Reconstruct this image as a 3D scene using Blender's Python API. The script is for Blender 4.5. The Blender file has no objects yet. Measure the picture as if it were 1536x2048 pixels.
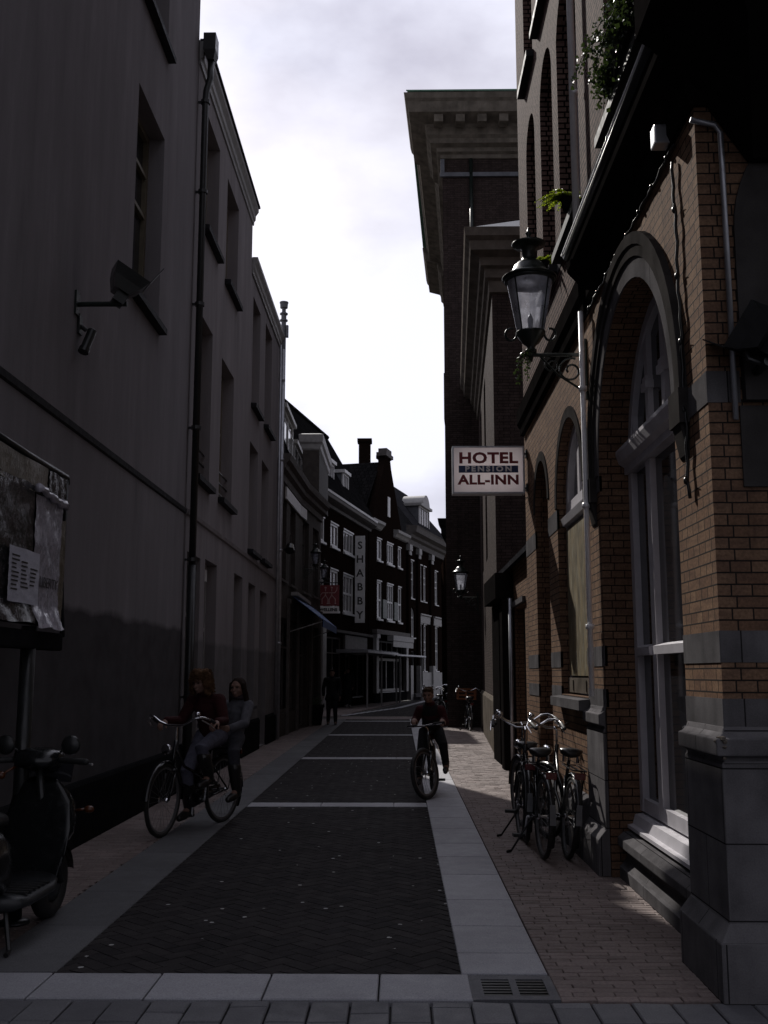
import bpy, bmesh, math, random
from mathutils import Vector, Matrix
random.seed(7)
SC = bpy.context.scene
COL = SC.collection
rad = math.radians

# ------------------------------------------------------------------ camera
F_PX, HZ, VX, EYE = 2060.0, 1345.0, 800.0, 1.55
pitch = math.atan((HZ - 1024) / F_PX); yaw = math.atan((VX - 768) / F_PX)
cd = bpy.data.cameras.new('camera'); cam = bpy.data.objects.new('camera', cd); COL.objects.link(cam)
cam.location = (0, 0, EYE); cam.rotation_euler = (math.pi / 2 + pitch, 0, yaw)
cd.sensor_fit = 'VERTICAL'; cd.sensor_height = 36.0; cd.lens = 36.0 * F_PX / 2048.0
cd.clip_start = 0.05; cd.clip_end = 3000
SC.camera = cam

# ------------------------------------------------------------------ light
SUN_AZ, SUN_EL = -20.0, 37.0          # degrees right of the street axis, above the horizon
sd = bpy.data.lights.new('sun', 'SUN'); sd.energy = 4.5; sd.angle = rad(0.5); sd.color = (1.0, 0.95, 0.89)
so = bpy.data.objects.new('sun', sd); COL.objects.link(so)
SDIR = Vector((math.sin(rad(SUN_AZ)) * math.cos(rad(SUN_EL)), math.cos(rad(SUN_AZ)) * math.cos(rad(SUN_EL)), math.sin(rad(SUN_EL))))
so.rotation_euler = SDIR.to_track_quat('Z', 'Y').to_euler(); so.location = SDIR * 60

SC.view_settings.view_transform = 'Standard'; SC.view_settings.look = 'None'
SC.view_settings.exposure = 0.0; SC.view_settings.gamma = 1.0; SC.view_settings.use_curve_mapping = False
SC.render.engine = 'CYCLES'
SC.cycles.use_denoising = True; SC.cycles.max_bounces = 8; SC.cycles.diffuse_bounces = 4
SC.cycles.glossy_bounces = 3; SC.cycles.transparent_max_bounces = 12; SC.cycles.sample_clamp_indirect = 4

W = bpy.data.worlds.new('World'); SC.world = W; W.use_nodes = True
def build_world():
    nt = W.node_tree; nt.nodes.clear(); N = nt.nodes.new; L = nt.links.new
    out = N('ShaderNodeOutputWorld'); bg = N('ShaderNodeBackground'); L(bg.outputs[0], out.inputs[0])
    bg.inputs[1].default_value = 0.08
    sky = N('ShaderNodeTexSky'); sky.sky_type = 'NISHITA'; sky.sun_disc = False
    sky.sun_elevation = rad(SUN_EL); sky.sun_rotation = rad(SUN_AZ); sky.air_density = 1.0; sky.dust_density = 2.0
    tc = N('ShaderNodeTexCoord')
    # clouds: soft overcast deck with thinner places, brighter round the sun
    mp = N('ShaderNodeMapping'); mp.inputs['Scale'].default_value = (1.0, 1.0, 1.9); L(tc.outputs['Generated'], mp.inputs[0])
    n1 = N('ShaderNodeTexNoise'); n1.inputs['Scale'].default_value = 2.3; n1.inputs['Detail'].default_value = 7; n1.inputs['Roughness'].default_value = 0.52
    mp.inputs['Location'].default_value = (5.83, 2.92, 1.76)
    L(mp.outputs[0], n1.inputs['Vector'])
    cr = N('ShaderNodeValToRGB'); cr.color_ramp.elements[0].position = 0.30; cr.color_ramp.elements[1].position = 0.56
    cr.color_ramp.elements[0].color = (4.0, 3.8, 5.0, 1); cr.color_ramp.elements[1].color = (10.9, 11.0, 12.6, 1)
    L(n1.outputs[0], cr.inputs[0])
    n2 = N('ShaderNodeTexNoise'); n2.inputs['Scale'].default_value = 1.3; n2.inputs['Detail'].default_value = 4
    L(mp.outputs[0], n2.inputs['Vector'])
    cov = N('ShaderNodeMapRange'); cov.inputs[1].default_value = 0.35; cov.inputs[2].default_value = 0.5; cov.inputs[3].default_value = 0.72; cov.inputs[4].default_value = 1.0
    L(n2.outputs[0], cov.inputs[0])
    mix = N('ShaderNodeMix'); mix.data_type = 'RGBA'
    L(cov.outputs[0], mix.inputs[0]); L(sky.outputs[0], mix.inputs[6]); L(cr.outputs[0], mix.inputs[7])
    # forward-scatter glow of the cloud deck towards the sun
    dot = N('ShaderNodeVectorMath'); dot.operation = 'DOT_PRODUCT'; dot.inputs[1].default_value = SDIR
    nrm = N('ShaderNodeVectorMath'); nrm.operation = 'NORMALIZE'; L(tc.outputs['Generated'], nrm.inputs[0]); L(nrm.outputs[0], dot.inputs[0])
    mr = N('ShaderNodeMapRange'); mr.interpolation_type = 'SMOOTHSTEP'; mr.inputs[1].default_value = 0.05; mr.inputs[2].default_value = 0.93; mr.inputs[3].default_value = 0.46; mr.inputs[4].default_value = 1.15
    L(dot.outputs['Value'], mr.inputs[0])
    mul = N('ShaderNodeVectorMath'); mul.operation = 'SCALE'; L(mix.outputs[2], mul.inputs[0]); L(mr.outputs[0], mul.inputs['Scale'])
    L(mul.outputs[0], bg.inputs[0])
build_world()

# ------------------------------------------------------------------ materials
MATS = {}
def newmat(name):
    m = bpy.data.materials.new(name); m.use_nodes = True
    return m, m.node_tree, m.node_tree.nodes['Principled BSDF']
def rgb(c): return (c[0], c[1], c[2], 1.0)
def nd(nt, t, **kw):
    n = nt.nodes.new(t)
    for k, v in kw.items():
        if k in n.inputs: n.inputs[k].default_value = v
        else: setattr(n, k, v)
    return n
def mixrgb(nt, fac, a, b, mode='MIX'):
    m = nt.nodes.new('ShaderNodeMix'); m.data_type = 'RGBA'; m.blend_type = mode
    for sock, val in ((0, fac), (6, a), (7, b)):
        if hasattr(val, 'links'): nt.links.new(val, m.inputs[sock])
        elif sock == 0: m.inputs[0].default_value = val
        else: m.inputs[sock].default_value = rgb(val)
    return m.outputs[2]
def ramp(nt, src, p0, p1, a=0.0, b=1.0):
    r = nt.nodes.new('ShaderNodeMapRange'); r.clamp = True
    for i, v in enumerate((p0, p1, a, b)): r.inputs[1 + i].default_value = v
    nt.links.new(src, r.inputs[0]); return r.outputs[0]
def noise(nt, vec, scale, detail=4, rough=0.55, sc=None):
    if sc:
        mp = nd(nt, 'ShaderNodeMapping'); mp.inputs['Scale'].default_value = sc; nt.links.new(vec, mp.inputs[0]); vec = mp.outputs[0]
    n = nd(nt, 'ShaderNodeTexNoise', Scale=scale, Detail=detail, Roughness=rough); nt.links.new(vec, n.inputs['Vector']); return n.outputs[0]
def bump(nt, bs, h, strength, dist, normal=None):
    b = nd(nt, 'ShaderNodeBump', Strength=strength, Distance=dist); nt.links.new(h, b.inputs['Height'])
    if normal is not None: nt.links.new(normal, b.inputs['Normal'])
    if bs is not None: nt.links.new(b.outputs[0], bs.inputs['Normal'])
    return b.outputs[0]
def plain(name, c, rough=0.6, metal=0.0, var=0.25, scale=6.0, bmp=0.15, spec=0.5, coord='Object'):
    m, nt, bs = newmat(name)
    tc = nd(nt, 'ShaderNodeTexCoord'); v = tc.outputs[coord]
    n = noise(nt, v, scale, 5); f = ramp(nt, n, 0.3, 0.7)
    d = tuple(x * (1 - var) for x in c); e = tuple(min(1, x * (1 + var * 0.6)) for x in c)
    col = mixrgb(nt, f, d, e); nt.links.new(col, bs.inputs['Base Color'])
    r = ramp(nt, noise(nt, v, scale * 3, 3), 0.3, 0.7, max(0.03, rough - 0.1), min(1, rough + 0.1)); nt.links.new(r, bs.inputs['Roughness'])
    bs.inputs['Metallic'].default_value = metal; bs.inputs['Specular IOR Level'].default_value = spec
    if bmp: bump(nt, bs, noise(nt, v, scale * 8, 4), bmp, 0.004)
    MATS[name] = m; return m
def brick(name, c1, c2, c3, mortar, w=0.215, h=0.0605, mort=0.009, cross=True, bmp=0.6, var=0.35, dirt=0.35, spec=0.0, rough=0.85):
    m, nt, bs = newmat(name); L = nt.links.new
    tc = nd(nt, 'ShaderNodeTexCoord'); uv = tc.outputs['UV']
    # wobble the courses a little
    wob = nd(nt, 'ShaderNodeTexNoise', Scale=3.0, Detail=2); L(uv, wob.inputs['Vector'])
    ad = nd(nt, 'ShaderNodeMix', data_type='VECTOR') if False else None
    vm = nd(nt, 'ShaderNodeVectorMath', operation='MULTIPLY_ADD'); L(wob.outputs['Color'], vm.inputs[0]); vm.inputs[1].default_value = (0.006, 0.004, 0); L(uv, vm.inputs[2])
    b = nt.nodes.new('ShaderNodeTexBrick'); L(vm.outputs[0], b.inputs['Vector'])
    b.offset = 0.5; b.offset_frequency = 2
    if cross: b.squash = 0.5; b.squash_frequency = 2; b.offset = 0.25
    for k, v in (('Scale', 1.0), ('Mortar Size', mort / 2), ('Mortar Smooth', 0.12), ('Bias', 0.0), ('Brick Width', w), ('Row Height', h)): b.inputs[k].default_value = v
    b.inputs['Color1'].default_value = rgb(c1); b.inputs['Color2'].default_value = rgb(c2); b.inputs['Mortar'].default_value = rgb(mortar)
    n = noise(nt, uv, 1.7, 5); 
    big = ramp(nt, n, 0.35, 0.65)
    bc = mixrgb(nt, b.outputs['Fac'], b.outputs['Color'], mortar)
    hue = mixrgb(nt, 0.55, b.outputs['Color'], c3)
    col = mixrgb(nt, ramp(nt, noise(nt, uv, 5.0, 3, 0.5, (1, 3.2, 1)), 0.45, 0.62), b.outputs['Color'], hue)
    fine = ramp(nt, noise(nt, uv, 60, 4), 0.3, 0.7, 1 - var, 1 + var * 0.3)
    col = mixrgb(nt, 1.0, col, (1, 1, 1), 'MULTIPLY')
    sc_ = nd(nt, 'ShaderNodeVectorMath', operation='SCALE'); L(col, sc_.inputs[0]); L(fine, sc_.inputs['Scale'])
    st = noise(nt, uv, 2.2, 5, 0.6, (2.2, 0.28, 1)); stf = ramp(nt, st, 0.5, 0.72, 0.0, dirt)
    col = mixrgb(nt, stf, sc_.outputs[0], tuple(x * 0.35 for x in c3))
    L(mixrgb(nt, b.outputs['Fac'], col, mortar), bs.inputs['Base Color'])
    bs.inputs['Roughness'].default_value = rough; bs.inputs['Specular IOR Level'].default_value = spec
    inv = nd(nt, 'ShaderNodeMath', operation='SUBTRACT'); inv.inputs[0].default_value = 1.0; L(b.outputs['Fac'], inv.inputs[1])
    b1 = bump(nt, None, noise(nt, uv, 90, 4), 0.25, 0.003)
    bump(nt, bs, inv.outputs[0], bmp, 0.008, b1)
    MATS[name] = m; return m
def stucco(name, c, paint, line):
    m, nt, bs = newmat(name); L = nt.links.new
    tc = nd(nt, 'ShaderNodeTexCoord'); uv = tc.outputs['UV']
    s1 = ramp(nt, noise(nt, uv, 1.1, 7, 0.66, (2.2, 0.30, 1)), 0.32, 0.70)
    s2 = ramp(nt, noise(nt, uv, 5.0, 6, 0.7, (2.4, 0.22, 1)), 0.42, 0.68)
    col = mixrgb(nt, s1, tuple(x * 0.70 for x in c), tuple(x * 1.16 for x in c))
    col = mixrgb(nt, s2, col, tuple(x * 0.90 for x in c))
    blot = ramp(nt, noise(nt, uv, 0.7, 5), 0.4, 0.7, 0, 0.5); col = mixrgb(nt, blot, col, tuple(x * 0.8 for x in c))
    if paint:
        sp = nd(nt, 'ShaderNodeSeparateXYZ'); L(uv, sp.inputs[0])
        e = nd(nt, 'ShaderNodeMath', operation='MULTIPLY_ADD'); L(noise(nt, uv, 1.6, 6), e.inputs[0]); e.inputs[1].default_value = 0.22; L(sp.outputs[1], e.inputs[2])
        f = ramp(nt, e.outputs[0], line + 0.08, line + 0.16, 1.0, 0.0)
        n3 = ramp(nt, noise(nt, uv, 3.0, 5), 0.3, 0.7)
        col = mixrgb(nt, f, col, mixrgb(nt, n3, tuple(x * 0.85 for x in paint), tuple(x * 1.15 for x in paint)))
    L(col, bs.inputs['Base Color']); bs.inputs['Roughness'].default_value = 0.82; bs.inputs['Specular IOR Level'].default_value = 0.0
    b1 = bump(nt, None, noise(nt, uv, 1.6, 5, 0.6, (1.2, 0.6, 1)), 0.25, 0.03)
    bump(nt, bs, noise(nt, uv, 45, 5), 0.35, 0.004, b1)
    MATS[name] = m; return m
def stone(name, c, rough=0.75, jw=None, jh=None, speck=0.3, bmp=0.3, streak=0.4):
    m, nt, bs = newmat(name); L = nt.links.new
    tc = nd(nt, 'ShaderNodeTexCoord'); uv = tc.outputs['UV']
    f = ramp(nt, noise(nt, uv, 3.0, 6), 0.3, 0.7)
    col = mixrgb(nt, f, tuple(x * 0.60 for x in c), tuple(x * 1.32 for x in c))
    sp = ramp(nt, noise(nt, uv, 140, 3), 0.45, 0.7, 0, speck); col = mixrgb(nt, sp, col, tuple(x * 1.6 for x in c))
    sd_ = ramp(nt, noise(nt, uv, 110, 3, 0.5), 0.5, 0.72, 0, speck); col = mixrgb(nt, sd_, col, tuple(x * 0.45 for x in c))
    st = ramp(nt, noise(nt, uv, 3.0, 5, 0.6, (2.5, 0.3, 1)), 0.48, 0.72, 0, streak); col = mixrgb(nt, st, col, tuple(x * 0.5 for x in c))
    b1 = bump(nt, None, noise(nt, uv, 70, 5), bmp, 0.003)
    if jw:
        b = nt.nodes.new('ShaderNodeTexBrick'); L(uv, b.inputs['Vector'])
        for k, v in (('Scale', 1.0), ('Mortar Size', 0.004), ('Mortar Smooth', 0.2), ('Brick Width', jw), ('Row Height', jh)): b.inputs[k].default_value = v
        col = mixrgb(nt, b.outputs['Fac'], col, tuple(x * 0.2 for x in c))
        inv = nd(nt, 'ShaderNodeMath', operation='SUBTRACT'); inv.inputs[0].default_value = 1.0; L(b.outputs['Fac'], inv.inputs[1])
        b1 = bump(nt, None, inv.outputs[0], 0.6, 0.006, b1)
    L(b1, bs.inputs['Normal']); L(col, bs.inputs['Base Color'])
    L(ramp(nt, noise(nt, uv, 8, 4), 0.3, 0.7, rough - 0.12, rough + 0.1), bs.inputs['Roughness'])
    bs.inputs['Specular IOR Level'].default_value = 0.0
    MATS[name] = m; return m
def paver(name, c1, c2, rough=0.7, flecks=0.0, scale=60, spec=0.2):
    """per-brick tint from the 'tint' attribute, fine grain, optional pale trodden flecks"""
    m, nt, bs = newmat(name); L = nt.links.new
    tc = nd(nt, 'ShaderNodeTexCoord'); uv = tc.outputs['Object']
    at = nd(nt, 'ShaderNodeAttribute', attribute_name='tint')
    col = mixrgb(nt, at.outputs['Fac'], c1, c2)
    g = ramp(nt, noise(nt, uv, scale, 4), 0.3, 0.7, 0.72, 1.2)
    sc_ = nd(nt, 'ShaderNodeVectorMath', operation='SCALE'); L(col, sc_.inputs[0]); L(g, sc_.inputs['Scale']); col = sc_.outputs[0]
    dk = ramp(nt, noise(nt, uv, 1.3, 5), 0.45, 0.7, 0, 0.35); col = mixrgb(nt, dk, col, tuple(x * 0.5 for x in c1))
    if flecks:
        vo = nd(nt, 'ShaderNodeTexVoronoi', Scale=6.0); L(uv, vo.inputs['Vector'])
        d = nd(nt, 'ShaderNodeMath', operation='MULTIPLY_ADD'); L(noise(nt, uv, 40, 3), d.inputs[0]); d.inputs[1].default_value = 0.09; L(vo.outputs['Distance'], d.inputs[2])
        f = ramp(nt, d.outputs[0], 0.125, 0.14, flecks, 0.0)
        sepc = nd(nt, 'ShaderNodeSeparateColor'); L(vo.outputs['Color'], sepc.inputs[0])
        pick = ramp(nt, sepc.outputs[0], 0.52, 0.54, 0, 1)
        mu = nd(nt, 'ShaderNodeMath', operation='MULTIPLY'); L(f, mu.inputs[0]); L(pick, mu.inputs[1])
        col = mixrgb(nt, mu.outputs[0], col, (0.55, 0.54, 0.53))
    L(col, bs.inputs['Base Color']); bs.inputs['Specular IOR Level'].default_value = spec
    L(ramp(nt, noise(nt, uv, 9, 4), 0.3, 0.7, rough - 0.15, rough + 0.1), bs.inputs['Roughness'])
    bump(nt, bs, noise(nt, uv, scale * 1.5, 4), 0.35, 0.003)
    MATS[name] = m; return m
def glass_pane(name, c, rough=0.06, spec=0.6):
    m, nt, bs = newmat(name)
    tc = nd(nt, 'ShaderNodeTexCoord')
    f = ramp(nt, noise(nt, tc.outputs['Object'], 1.3, 3), 0.35, 0.65)
    nt.links.new(mixrgb(nt, f, c, tuple(x * 1.7 for x in c)), bs.inputs['Base Color'])
    bs.inputs['Roughness'].default_value = rough; bs.inputs['Specular IOR Level'].default_value = spec
    bump(nt, bs, noise(nt, tc.outputs['Object'], 2.2, 2), 0.06, 0.02)
    MATS[name] = m; return m

M = {}
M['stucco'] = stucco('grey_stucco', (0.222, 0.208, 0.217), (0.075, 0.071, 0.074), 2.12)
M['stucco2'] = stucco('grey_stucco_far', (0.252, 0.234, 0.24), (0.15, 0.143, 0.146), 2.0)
M['black_base'] = plain('black_painted_base', (0.014, 0.014, 0.015), 0.8, bmp=0.3, spec=0.0)
M['slate'] = plain('dark_slate', (0.022, 0.022, 0.025), 0.7, spec=0.2)
M['black_metal'] = plain('black_metal', (0.012, 0.013, 0.013), 0.38, 0.0, bmp=0.05)
M['dark_green'] = plain('dark_green_paint', (0.010, 0.016, 0.013), 0.35, bmp=0.05)
M['cream'] = plain('cream_paint', (0.238, 0.21, 0.147), 0.5)
M['olive'] = plain('faded_frame_paint', (0.14, 0.119, 0.0805), 0.5)
M['white'] = plain('white_paint', (0.62, 0.62, 0.62), 0.42, var=0.14, bmp=0.06)
M['offwhite'] = plain('weathered_white_paint', (0.27, 0.265, 0.26), 0.5, var=0.2, bmp=0.08)
M['frame_grey'] = plain('lilac_white_paint', (0.50, 0.485, 0.52), 0.4, var=0.14, bmp=0.06)
M['zinc'] = plain('zinc', (0.42, 0.43, 0.46), 0.42, 0.75, bmp=0.06)
M['steel'] = plain('bright_steel', (0.62, 0.62, 0.65), 0.34, 0.85, bmp=0.03)
M['cornice_stone'] = stone('cornice_sandstone', (0.128, 0.112, 0.096), speck=0.1)
M['hall_stone'] = stone('hall_cornice_stone', (0.165, 0.146, 0.122), speck=0.1)
M['bluestone'] = stone('bluestone', (0.105, 0.101, 0.105), jw=1.15, jh=10.0, speck=0.25)
M['bluestone_ashlar'] = stone('bluestone_ashlar', (0.125, 0.12, 0.125), jw=0.62, jh=0.36, speck=0.25)
M['arch_stone'] = stone('arch_stone', (0.05, 0.047, 0.046), speck=0.2)
M['granite'] = paver('pale_granite', (0.3024, 0.3024, 0.324), (0.3744, 0.3744, 0.4032), 0.6, scale=130)
M['granite_shaded'] = paver('shaded_granite', (0.115, 0.115, 0.12), (0.155, 0.155, 0.16), 0.75, scale=130, spec=0.03)  # darker copy of the granite; shade on the left strip is put into its colour
M['glint_white'] = plain('glint_white_gloss', (0.82, 0.82, 0.84), 0.28, 0.0, var=0.08, bmp=0.03)  # sun glare on the silver pipe and gutter lip, put into a white base colour
M['matt_black'] = plain('matt_black_timber', (0.012, 0.011, 0.011), 0.9, spec=0.0)
M['sett'] = paver('grey_sett', (0.108, 0.108, 0.1188), (0.1584, 0.1584, 0.1692), 0.6, scale=110)
M['klinker'] = paver('dark_clinker', (0.031, 0.029, 0.030), (0.046, 0.042, 0.042), 0.75, flecks=0.8, scale=80, spec=0.02)
M['redpaver'] = paver('brown_clinker', (0.148, 0.1169, 0.108), (0.2109, 0.1687, 0.1569), 0.7)
M['sand'] = plain('joint_sand', (0.035, 0.032, 0.03), 0.95)
M['tarmac'] = plain('ground_soil', (0.06, 0.055, 0.05), 0.95, scale=2)
M['brick_y'] = brick('yellow_brown_brick', (0.165, 0.097, 0.064), (0.225, 0.142, 0.092), (0.115, 0.071, 0.053), (0.024, 0.020, 0.018), mort=0.0085, bmp=0.9, spec=0.022)
M['brick_up'] = brick('pink_brown_brick', (0.1445, 0.0952, 0.0833), (0.1827, 0.1232, 0.1062), (0.102, 0.068, 0.0612), (0.0102, 0.0085, 0.0085), mort=0.018, bmp=1.0, spec=0.016)
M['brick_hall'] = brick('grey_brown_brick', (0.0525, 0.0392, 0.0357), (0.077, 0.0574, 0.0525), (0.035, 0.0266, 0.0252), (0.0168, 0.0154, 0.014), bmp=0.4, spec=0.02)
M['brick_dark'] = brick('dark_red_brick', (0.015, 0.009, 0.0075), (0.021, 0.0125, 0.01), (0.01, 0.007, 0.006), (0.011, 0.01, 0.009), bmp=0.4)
M['tile'] = brick('black_roof_tile', (0.0112, 0.0112, 0.0119), (0.0182, 0.0175, 0.0182), (0.0084, 0.0084, 0.0091), (0.0056, 0.0056, 0.0056), w=0.25, h=0.30, mort=0.03, cross=False, bmp=1.0, spec=0.0, rough=0.95)
M['slate_roof'] = brick('slate_roof', (0.0315, 0.0315, 0.035), (0.0455, 0.0455, 0.0504), (0.0224, 0.0224, 0.0266), (0.014, 0.014, 0.0154), w=0.3, h=0.2, mort=0.012, cross=False, bmp=0.5, spec=0.0, rough=0.85)
M['pane'] = glass_pane('dark_window_glass', (0.010, 0.010, 0.012), spec=0.35)
M['shop_glass'] = glass_pane('dim_shop_glass', (0.008, 0.008, 0.009), 0.5, 0.0)
M['pane_net'] = glass_pane('window_glass_net_curtain', (0.095, 0.09, 0.092), 0.14)
M['verdigris'] = plain('verdigris_copper', (0.10, 0.22, 0.15), 0.6)
M['lead'] = plain('lead_sheet', (0.11, 0.115, 0.13), 0.45, 0.3)

# ------------------------------------------------------------------ mesh building
class MB:
    def __init__(s): s.v = []; s.f = []; s.t = []; s.tint = None
    def face(s, pts, t=None):
        i = len(s.v); s.v += [tuple(p) for p in pts]; s.f.append(tuple(range(i, i + len(pts))))
        if t is not None: s.t.append(t)
        return s
    def grid(s, rows, closed=False, caps=False):
        """rows of equal length, joined as a skin"""
        i0 = len(s.v); n = len(rows[0])
        for r in rows: s.v += [tuple(p) for p in r]
        for a in range(len(rows) - 1):
            for k in range(n if closed else n - 1):
                b = (k + 1) % n
                s.f.append((i0 + a * n + k, i0 + a * n + b, i0 + (a + 1) * n + b, i0 + (a + 1) * n + k))
        if caps:
            s.f.append(tuple(i0 + k for k in range(n))[::-1]); s.f.append(tuple(i0 + (len(rows) - 1) * n + k for k in range(n)))
        return s
    def box(s, x0, x1, y0, y1, z0, z1):
        return s.hexa([(x0, y0, z0), (x1, y0, z0), (x1, y1, z0), (x0, y1, z0), (x0, y0, z1), (x1, y0, z1), (x1, y1, z1), (x0, y1, z1)])
    def hexa(s, p):
        i = len(s.v); s.v += [tuple(q) for q in p]
        for f in ((3, 2, 1, 0), (4, 5, 6, 7), (0, 1, 5, 4), (1, 2, 6, 5), (2, 3, 7, 6), (3, 0, 4, 7)): s.f.append(tuple(i + k for k in f))
        return s
    def prism(s, poly, d):
        """closed planar polygon (3-D points) extruded by vector d"""
        i = len(s.v); n = len(poly); d = Vector(d)
        s.v += [tuple(p) for p in poly]; s.v += [tuple(Vector(p) + d) for p in poly]
        s.f.append(tuple(range(i, i + n))[::-1]); s.f.append(tuple(range(i + n, i + 2 * n)))
        for k in range(n): b = (k + 1) % n; s.f.append((i + k, i + b, i + n + b, i + n + k))
        return s
    def tube(s, path, r, n=8, caps=True, closed=False):
        P = [Vector(p) for p in path]; R = r if isinstance(r, (list, tuple)) else [r] * len(P)
        rows = []; up = None
        for i, p in enumerate(P):
            if closed: t = P[(i + 1) % len(P)] - P[i - 1]
            else: t = P[min(i + 1, len(P) - 1)] - P[max(i - 1, 0)]
            t = t.normalized() if t.length > 1e-9 else Vector((0, 0, 1))
            if up is None:
                up = Vector((0, 0, 1)) if abs(t.z) < 0.9 else Vector((1, 0, 0))
            a = t.cross(up)
            if a.length < 1e-6: a = t.orthogonal()
            a.normalize(); b = a.cross(t).normalized(); up = b
            rows.append([p + (a * math.cos(2 * math.pi * k / n) + b * math.sin(2 * math.pi * k / n)) * R[i] for k in range(n)])
        if closed: rows.append(rows[0])
        return s.grid(rows, True, caps and not closed)
    def lathe(s, prof, c=(0, 0, 0), n=20, axis='z', cap=True):
        rows = []; c = Vector(c)
        for r, h in prof:
            row = []
            for k in range(n):
                a = 2 * math.pi * k / n; x, y = r * math.cos(a), r * math.sin(a)
                row.append(c + Vector({'z': (x, y, h), 'x': (h, x, y), 'y': (x, h, y)}[axis]))
            rows.append(row)
        return s.grid(rows, True, cap)
    def ball(s, c, r, n=12, m=8, rot=None):
        rx, ry, rz = r if isinstance(r, (tuple, list)) else (r, r, r); c = Vector(c); rows = []
        for j in range(m + 1):
            th = math.pi * (0.02 + 0.96 * j / m); row = []
            for k in range(n):
                a = 2 * math.pi * k / n
                p = Vector((rx * math.sin(th) * math.cos(a), ry * math.sin(th) * math.sin(a), -rz * math.cos(th)))
                if rot is not None: p = rot @ p
                row.append(c + p)
            rows.append(row)
        return s.grid(rows, True, True)
    def limb(s, pts, rads, n=12):
        """rounded tapering chain"""
        P = [Vector(p) for p in pts]; path = []; R = []
        d0 = (P[0] - P[1]).normalized(); d1 = (P[-1] - P[-2]).normalized()
        for a in (0.98, 0.75, 0.4): path.append(P[0] + d0 * rads[0] * a); R.append(rads[0] * math.sqrt(1 - a * a))
        for p, r in zip(P, rads): path.append(p); R.append(r)
        for a in (0.4, 0.75, 0.98): path.append(P[-1] + d1 * rads[-1] * a); R.append(rads[-1] * math.sqrt(1 - a * a))
        return s.tube(path, R, n)
    def move(s, mat, i0=0):
        s.v = s.v[:i0] + [tuple(mat @ Vector(p)) for p in s.v[i0:]]; return s
    def build(s, name, mat, parent=None, smooth=False, U=None, bevel=0.0, remesh=None, uv=True):
        me = bpy.data.meshes.new(name); me.from_pydata(s.v, [], s.f)
        if remesh or bevel:
            bm = bmesh.new(); bm.from_mesh(me)
            bmesh.ops.remove_doubles(bm, verts=bm.verts, dist=1e-5)
            bmesh.ops.recalc_face_normals(bm, faces=bm.faces)
            if bevel: bmesh.ops.bevel(bm, geom=[e for e in bm.edges if len(e.link_faces) == 2 and e.calc_face_angle(0) > 0.6], offset=bevel, segments=2, affect='EDGES', profile=0.6)
            bm.to_mesh(me); bm.free()
        me.materials.append(mat)
        o = bpy.data.objects.new(name, me); COL.objects.link(o)
        if remesh:
            mo = o.modifiers.new('r', 'REMESH'); mo.mode = 'VOXEL'; mo.voxel_size = remesh
            sm = o.modifiers.new('s', 'SMOOTH'); sm.factor = 0.5; sm.iterations = 4
            dg = bpy.context.evaluated_depsgraph_get(); me2 = bpy.data.meshes.new_from_object(o.evaluated_get(dg))
            o.modifiers.clear(); o.data = me2; bpy.data.meshes.remove(me); me = me2; me.name = name
            if not me.materials: me.materials.append(mat)
            smooth = True
        if uv: box_uv(me)
        if s.t and len(s.t) == len(me.polygons):
            at = me.attributes.new('tint', 'FLOAT', 'FACE')
            at.data.foreach_set('value', s.t)
        if smooth: me.polygons.foreach_set('use_smooth', [True] * len(me.polygons))
        if parent is not None:
            o.parent = parent; o.matrix_parent_inverse = base_matrix(parent).inverted()
        return o
def base_matrix(o):
    m = Matrix.Translation(o.location) @ o.rotation_euler.to_matrix().to_4x4()
    if o.parent is not None: m = base_matrix(o.parent) @ o.matrix_parent_inverse @ m
    return m
def box_uv(me):
    uvl = me.uv_layers.new(name='UVMap'); co = me.vertices
    buf = [0.0] * (2 * len(me.loops))
    for p in me.polygons:
        n = p.normal
        if abs(n.z) > 0.8: t = Vector((1, 0, 0)); w = Vector((0, 1, 0))
        else:
            t = Vector((-n.y, n.x, 0)); t.normalize()
            if abs(t.x) > abs(t.y):
                if t.x < 0: t = -t
            elif t.y < 0: t = -t
            w = Vector((0, 0, 1)) if abs(n.z) < 0.25 else n.cross(t)
            if w.z < 0: w = -w
        for li in p.loop_indices:
            v = co[me.loops[li].vertex_index].co; buf[2 * li] = v.dot(t); buf[2 * li + 1] = v.dot(w)
    uvl.data.foreach_set('uv', buf)
def tag(o, label=None, cat=None, group=None, kind=None):
    if label: o['label'] = label
    if cat: o['category'] = cat
    if group: o['group'] = group
    if kind: o['kind'] = kind
    return o
def thing(name, label, cat, loc=(0, 0, 0), rz=0.0, group=None, rot=None):
    o = bpy.data.objects.new(name, None); COL.objects.link(o); o.empty_display_size = 0.2
    o.location = loc; o.rotation_euler = rot if rot else (0, 0, rz)
    return tag(o, label, cat, group)
def local_part(name, mb, mat, parent, **kw):
    """mesh whose coordinates are in the parent's own space"""
    o = mb.build(name, mat, None, **kw); o.parent = parent; return o
def kids(o): return [c for c in bpy.data.objects if c.parent == o]
def copy_tree(o, parent=None):
    c = o.copy(); COL.objects.link(c)
    if parent is not None: c.parent = parent
    for ch in kids(o): copy_tree(ch, c)
    return c

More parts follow.
